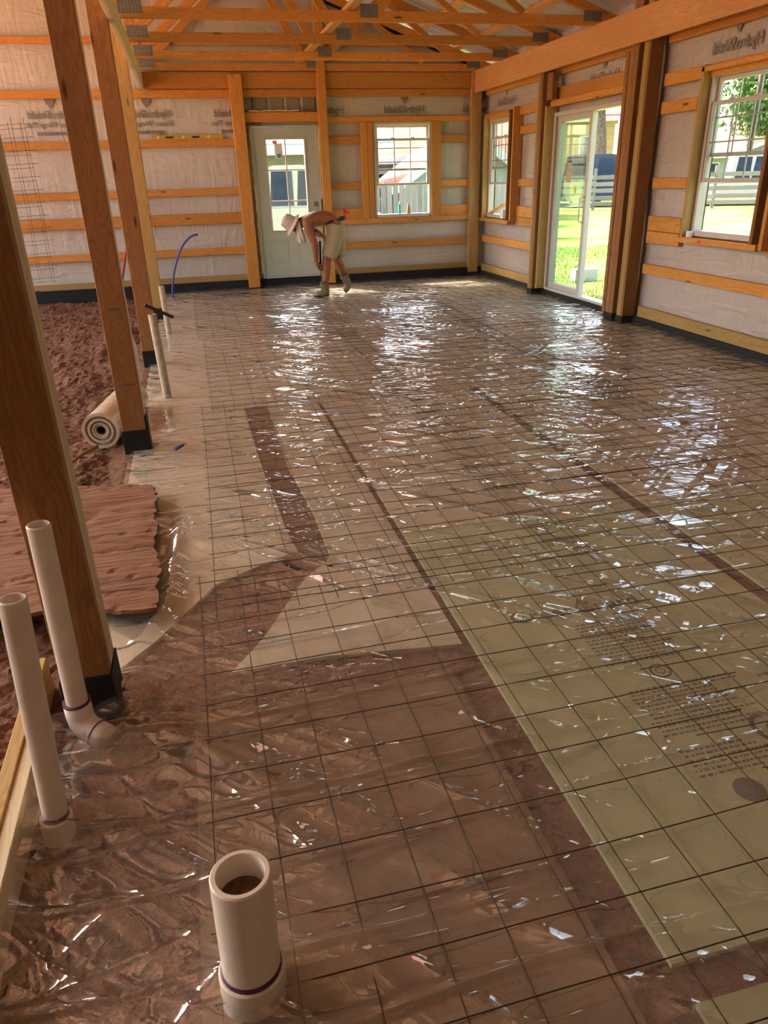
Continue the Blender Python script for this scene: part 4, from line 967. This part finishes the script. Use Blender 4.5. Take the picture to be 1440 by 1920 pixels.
def car(name, label, c, d, L, Wd, Hh, paint, pick=False):
    """c: centre on ground; d: heading"""
    root = thing(name, label, 'car', (c[0], c[1], -.2)); global XF
    d = Vector((*d, 0)).normalized(); old = XF
    XF = Matrix.Translation((c[0], c[1], -.2)) @ Matrix((d, Vector((-d.y, d.x, 0)), Vector((0, 0, 1)))).transposed().to_4x4()
    body = [(-.5, .35), (-.5, .92), (-.48, 1.05), (.18, 1.08), (.40, 1.0), (.49, .85), (.5, .40), (.46, .30), (-.46, .30)]
    cab = [(-.47, 1.04), (-.43, Hh-.08), (-.35, Hh), (-.02, Hh), (.05, Hh-.06), (.22, 1.07)]
    if pick: cab = [(-.08, 1.04), (-.06, Hh-.06), (-.02, Hh), (.12, Hh), (.16, Hh-.06), (.28, 1.07)]
    Mx = Matrix(((1, 0, 0, 0), (0, 0, -1, 0), (0, 1, 0, 0), (0, 0, 0, 1)))
    prism('car_body', [(x*L, z) for x, z in body], -Wd/2, Wd/2, paint, root, Mx)
    prism('car_cabin', [(x*L, z) for x, z in cab], -Wd*.43, Wd*.43, paint, root, Mx)
    xs_ = [x for x, z in cab]; a_, b_ = min(xs_), max(xs_); w_ = b_-a_
    for s in (-1, 1):
        for f0, f1 in ((.10, .42), (.46, .80)):
            poly_ = [((a_+w_*f0)*L, 1.12), ((a_+w_*f1+(.08*w_ if f1 > .7 else 0))*L, 1.12), ((a_+w_*(f1-(.10 if f1 > .7 else 0)))*L, Hh-.12), ((a_+w_*(f0+.04))*L, Hh-.12)]
            prism('side_window', poly_, s*Wd*.43-.006, s*Wd*.43+.006, DGLASS, root, Mx)
        for fx in (-.31, .31):
            wh = lathe('wheel', [(0, -.11), (.33, -.11), (.36, -.06), (.36, .06), (.33, .11), (0, .11)], TYRE, root, Matrix.Translation((fx*L, s*(Wd/2-.10), .36)) @ Matrix.Rotation(math.pi/2, 4, 'X'), 24)
            lathe('hubcap', [(0, -.118), (.2, -.118), (.2, .118), (0, .118)], SILV, wh, Matrix.Translation((fx*L, s*(Wd/2-.10), .36)) @ Matrix.Rotation(math.pi/2, 4, 'X'), 20)
    box('bumper', L*.485, L*.515, -Wd*.48, Wd*.48, .38, .58, SILV, root); box('bumper', -L*.515, -L*.49, -Wd*.48, Wd*.48, .38, .58, SILV, root)
    for s in (-1, 1): box('headlight', L*.46, L*.497, s*Wd*.38-.14, s*Wd*.38+.14, .78, .90, TRIMW, root)
    XF = old
    return root
car('parked_suv', 'dark blue parked car behind the rail fence outside the sliding door', (20.4, 35.5), (.877, -.481), 5.0, 2.0, 2.35, NAVY)
car('parked_truck', 'silver pickup truck behind the fence seen in the near grid window', (25.0, 32.2), (.877, -.481), 5.6, 2.0, 2.15, SILV, True)
car('parked_truck', 'pale grey vehicle parked outside the glass of the entry door', (2.1, 18.6), (.95, -.1), 4.6, 1.9, 1.95, SILV, True)
def house(label, c, d, w_, dp, eave, rise, wallm, roofm, wins=2, gable_front=False):
    root = thing('house', label, 'house', (c[0], c[1], -.2)); global XF
    d = Vector((*d, 0)).normalized(); old = XF
    XF = Matrix.Translation((c[0], c[1], -.2)) @ Matrix((d, Vector((-d.y, d.x, 0)), Vector((0, 0, 1)))).transposed().to_4x4()
    if not gable_front:
        prism('house_wall', [(-dp/2, 0), (dp/2, 0), (dp/2, eave), (0, eave+rise), (-dp/2, eave)], -w_/2, w_/2, wallm, root, Matrix(((0, 0, 1, 0), (1, 0, 0, 0), (0, 1, 0, 0), (0, 0, 0, 1))))
        for s in (-1, 1): bar('roof_slope', (0, s*(dp/2+.5), eave-.28*rise/dp*2+.08), (0, 0, eave+rise+.12), w_+.8, .12, roofm, root, (0, 0, 1))
        box('fascia', -w_/2-.4, w_/2+.4, -dp/2-.62, -dp/2-.55, eave-.30, eave-.05, TRIMW, root)
    else:
        prism('house_wall', [(-w_/2, 0), (w_/2, 0), (w_/2, eave), (0, eave+rise), (-w_/2, eave)], -dp/2, dp/2, wallm, root, Matrix(((1, 0, 0, 0), (0, 0, -1, 0), (0, 1, 0, 0), (0, 0, 0, 1))))
        for s in (-1, 1):
            bar('roof_slope', (s*(w_/2+.5), 0, eave-.5*rise/w_*2+.08), (0, 0, eave+rise+.1), dp+.8, .12, roofm, root, (0, 0, 1))
            bar('rake_trim', (s*(w_/2+.5), -dp/2-.45, eave-.5*rise/w_*2), (0, -dp/2-.45, eave+rise+.02), .05, .25, TRIMW, root, (0, 0, 1))
    for i in range(wins):
        x = -w_/2+w_*(i+.5)/wins; f = box('house_window', x-.6, x+.6, -dp/2-.06, -dp/2+.02, eave*.36, eave*.78, TRIMW, root); 
        for s in (-1, 1): box('house_pane', x+s*.28-.24, x+s*.28+.24, -dp/2-.075, -dp/2-.06, eave*.36+.1, eave*.78-.1, DGLASS, f, c=0)
    XF = old
    return root
house('tan brick house seen through the fixed glass of the sliding door', (24.5, 52), (.88, -.47), 9, 8, 4.7, .9, YBRICK, SHING, 3)
house('red-roofed house beside the tree trunk outside the sliding door', (36.5, 57), (.86, -.5), 11, 9, 2.5, 2.6, SIDEW, SHING, 3)
house('small house with red roof and white gable in the near grid window', (50.5, 60.5), (.80, -.6), 8, 9, 2.2, 1.6, SIDEW, SHING, 2, True)
house('blue grey sided house with red roof behind the picket fence', (7.2, 33), (1, 0), 11, 9, 2.35, 3.6, SIDEW, SHING, 5)
gp = house('blue grey gabled porch in front of the red-roofed house', (8.9, 25.9), (1, 0), 4.2, 2.4, 1.5, 1.35, SIDEW, SHING, 1, True)
house('weathered grey shed beyond the glass of the entry door', (3.2, 25.5), (1, 0), 5.2, 3, 2.6, .7, WOODG, SIDEW, 1)
def tree(label, c, trunk_r, trunk_h, crown_z, rad, n, seed, trunk=True):
    root = thing('tree', label, 'tree', (c[0], c[1], -.2), 'trees behind the houses')
    r = np.random.default_rng(seed)
    if trunk:
        pts = [(c[0]+.15*math.sin(i), c[1]+.1*math.cos(i), -.25+trunk_h*i/6) for i in range(7)]
        tube('trunk', pts, trunk_r, BARK, root, 14, radii=[trunk_r*(1.25, 1.05, 1, .96, .92, .85, .7)[i] for i in range(7)])
    cl = r.normal(0, 1, (14, 3)); cl = cl/np.linalg.norm(cl, axis=1)[:, None]*r.uniform(.3, .85, (14, 1))*np.array([rad, rad, rad*.75])
    ctr = cl[r.integers(0, 14, n)]+r.normal(0, .22*rad, (n, 3)); ctr += np.array([c[0], c[1], crown_z]); ctr[:, 2] = np.maximum(ctr[:, 2], crown_z-rad*.85)
    u = r.normal(0, 1, (n, 3)); u /= np.linalg.norm(u, axis=1)[:, None]; w_ = np.cross(u, r.normal(0, 1, (n, 3))); w_ /= np.linalg.norm(w_, axis=1)[:, None]
    s = (.07*rad**.5*r.uniform(.8, 1.7, n))[:, None]
    V = np.stack([ctr-u*s, ctr+w_*s*.55, ctr+u*s, ctr-w_*s*.55], 1).reshape(-1, 3)
    mesh_obj('crown', V, [(4*i, 4*i+1, 4*i+2, 4*i+3) for i in range(n)], LEAF, root)
tree('thick-trunked tree right outside the open half of the sliding door', (22.9, 41.6), .38, 6.5, 7.6, 3.6, 9000, 1)
tree('leafy tree behind the tan brick house', (29, 70), .4, 5, 7.5, 5, 9000, 2)
tree('wide leafy tree behind the small red-roofed house', (62, 70), .4, 4, 9.0, 7, 16000, 3)
tree('leafy tree standing close behind the fence in the near grid window', (35, 42.5), .3, 4, 6.3, 3.6, 10000, 4)
tree('tall leafy tree between the two red-roofed houses', (44, 74), .4, 6, 10, 6, 12000, 5)
up_ = thing('utility_pole', 'dark utility pole behind the silver pickup truck', 'utility pole', (31.9, 40.4, -.2))
tube('pole_shaft', [(31.9, 40.4, -.25), (31.9, 40.4, 8.5)], .14, DARKM, up_, 10); bar('crossarm', (31.1, 40.9, 7.9), (32.7, 39.9, 7.9), .1, .12, DARKM, up_)
cb = box('concrete_block', 6.05, 6.45, 11.35, 11.55, -.2, .0, CONC, c=.008); tag(cb, 'grey concrete block on the lawn outside the sliding door', 'block')
# grass blades by the door
n = 16000; gx = rng.uniform(4.75, 11, n); gy = rng.uniform(6.0, 17, n); hh_ = rng.uniform(.03, .085, n); a = rng.uniform(0, 6.28, n); wd = .006
V = np.stack([np.stack([gx-wd*np.cos(a), gy-wd*np.sin(a), -.2+0*gx], -1), np.stack([gx+wd*np.cos(a), gy+wd*np.sin(a), -.2+0*gx], -1), np.stack([gx+rng.normal(0, .02, n), gy+rng.normal(0, .02, n), -.2+hh_], -1)], 1).reshape(-1, 3)
g = mesh_obj('grass_blades', V, [(3*i, 3*i+1, 3*i+2) for i in range(n)], GRASSM); tag(g, 'grass blades growing on the lawn outside the sliding door', 'grass', kind='stuff')
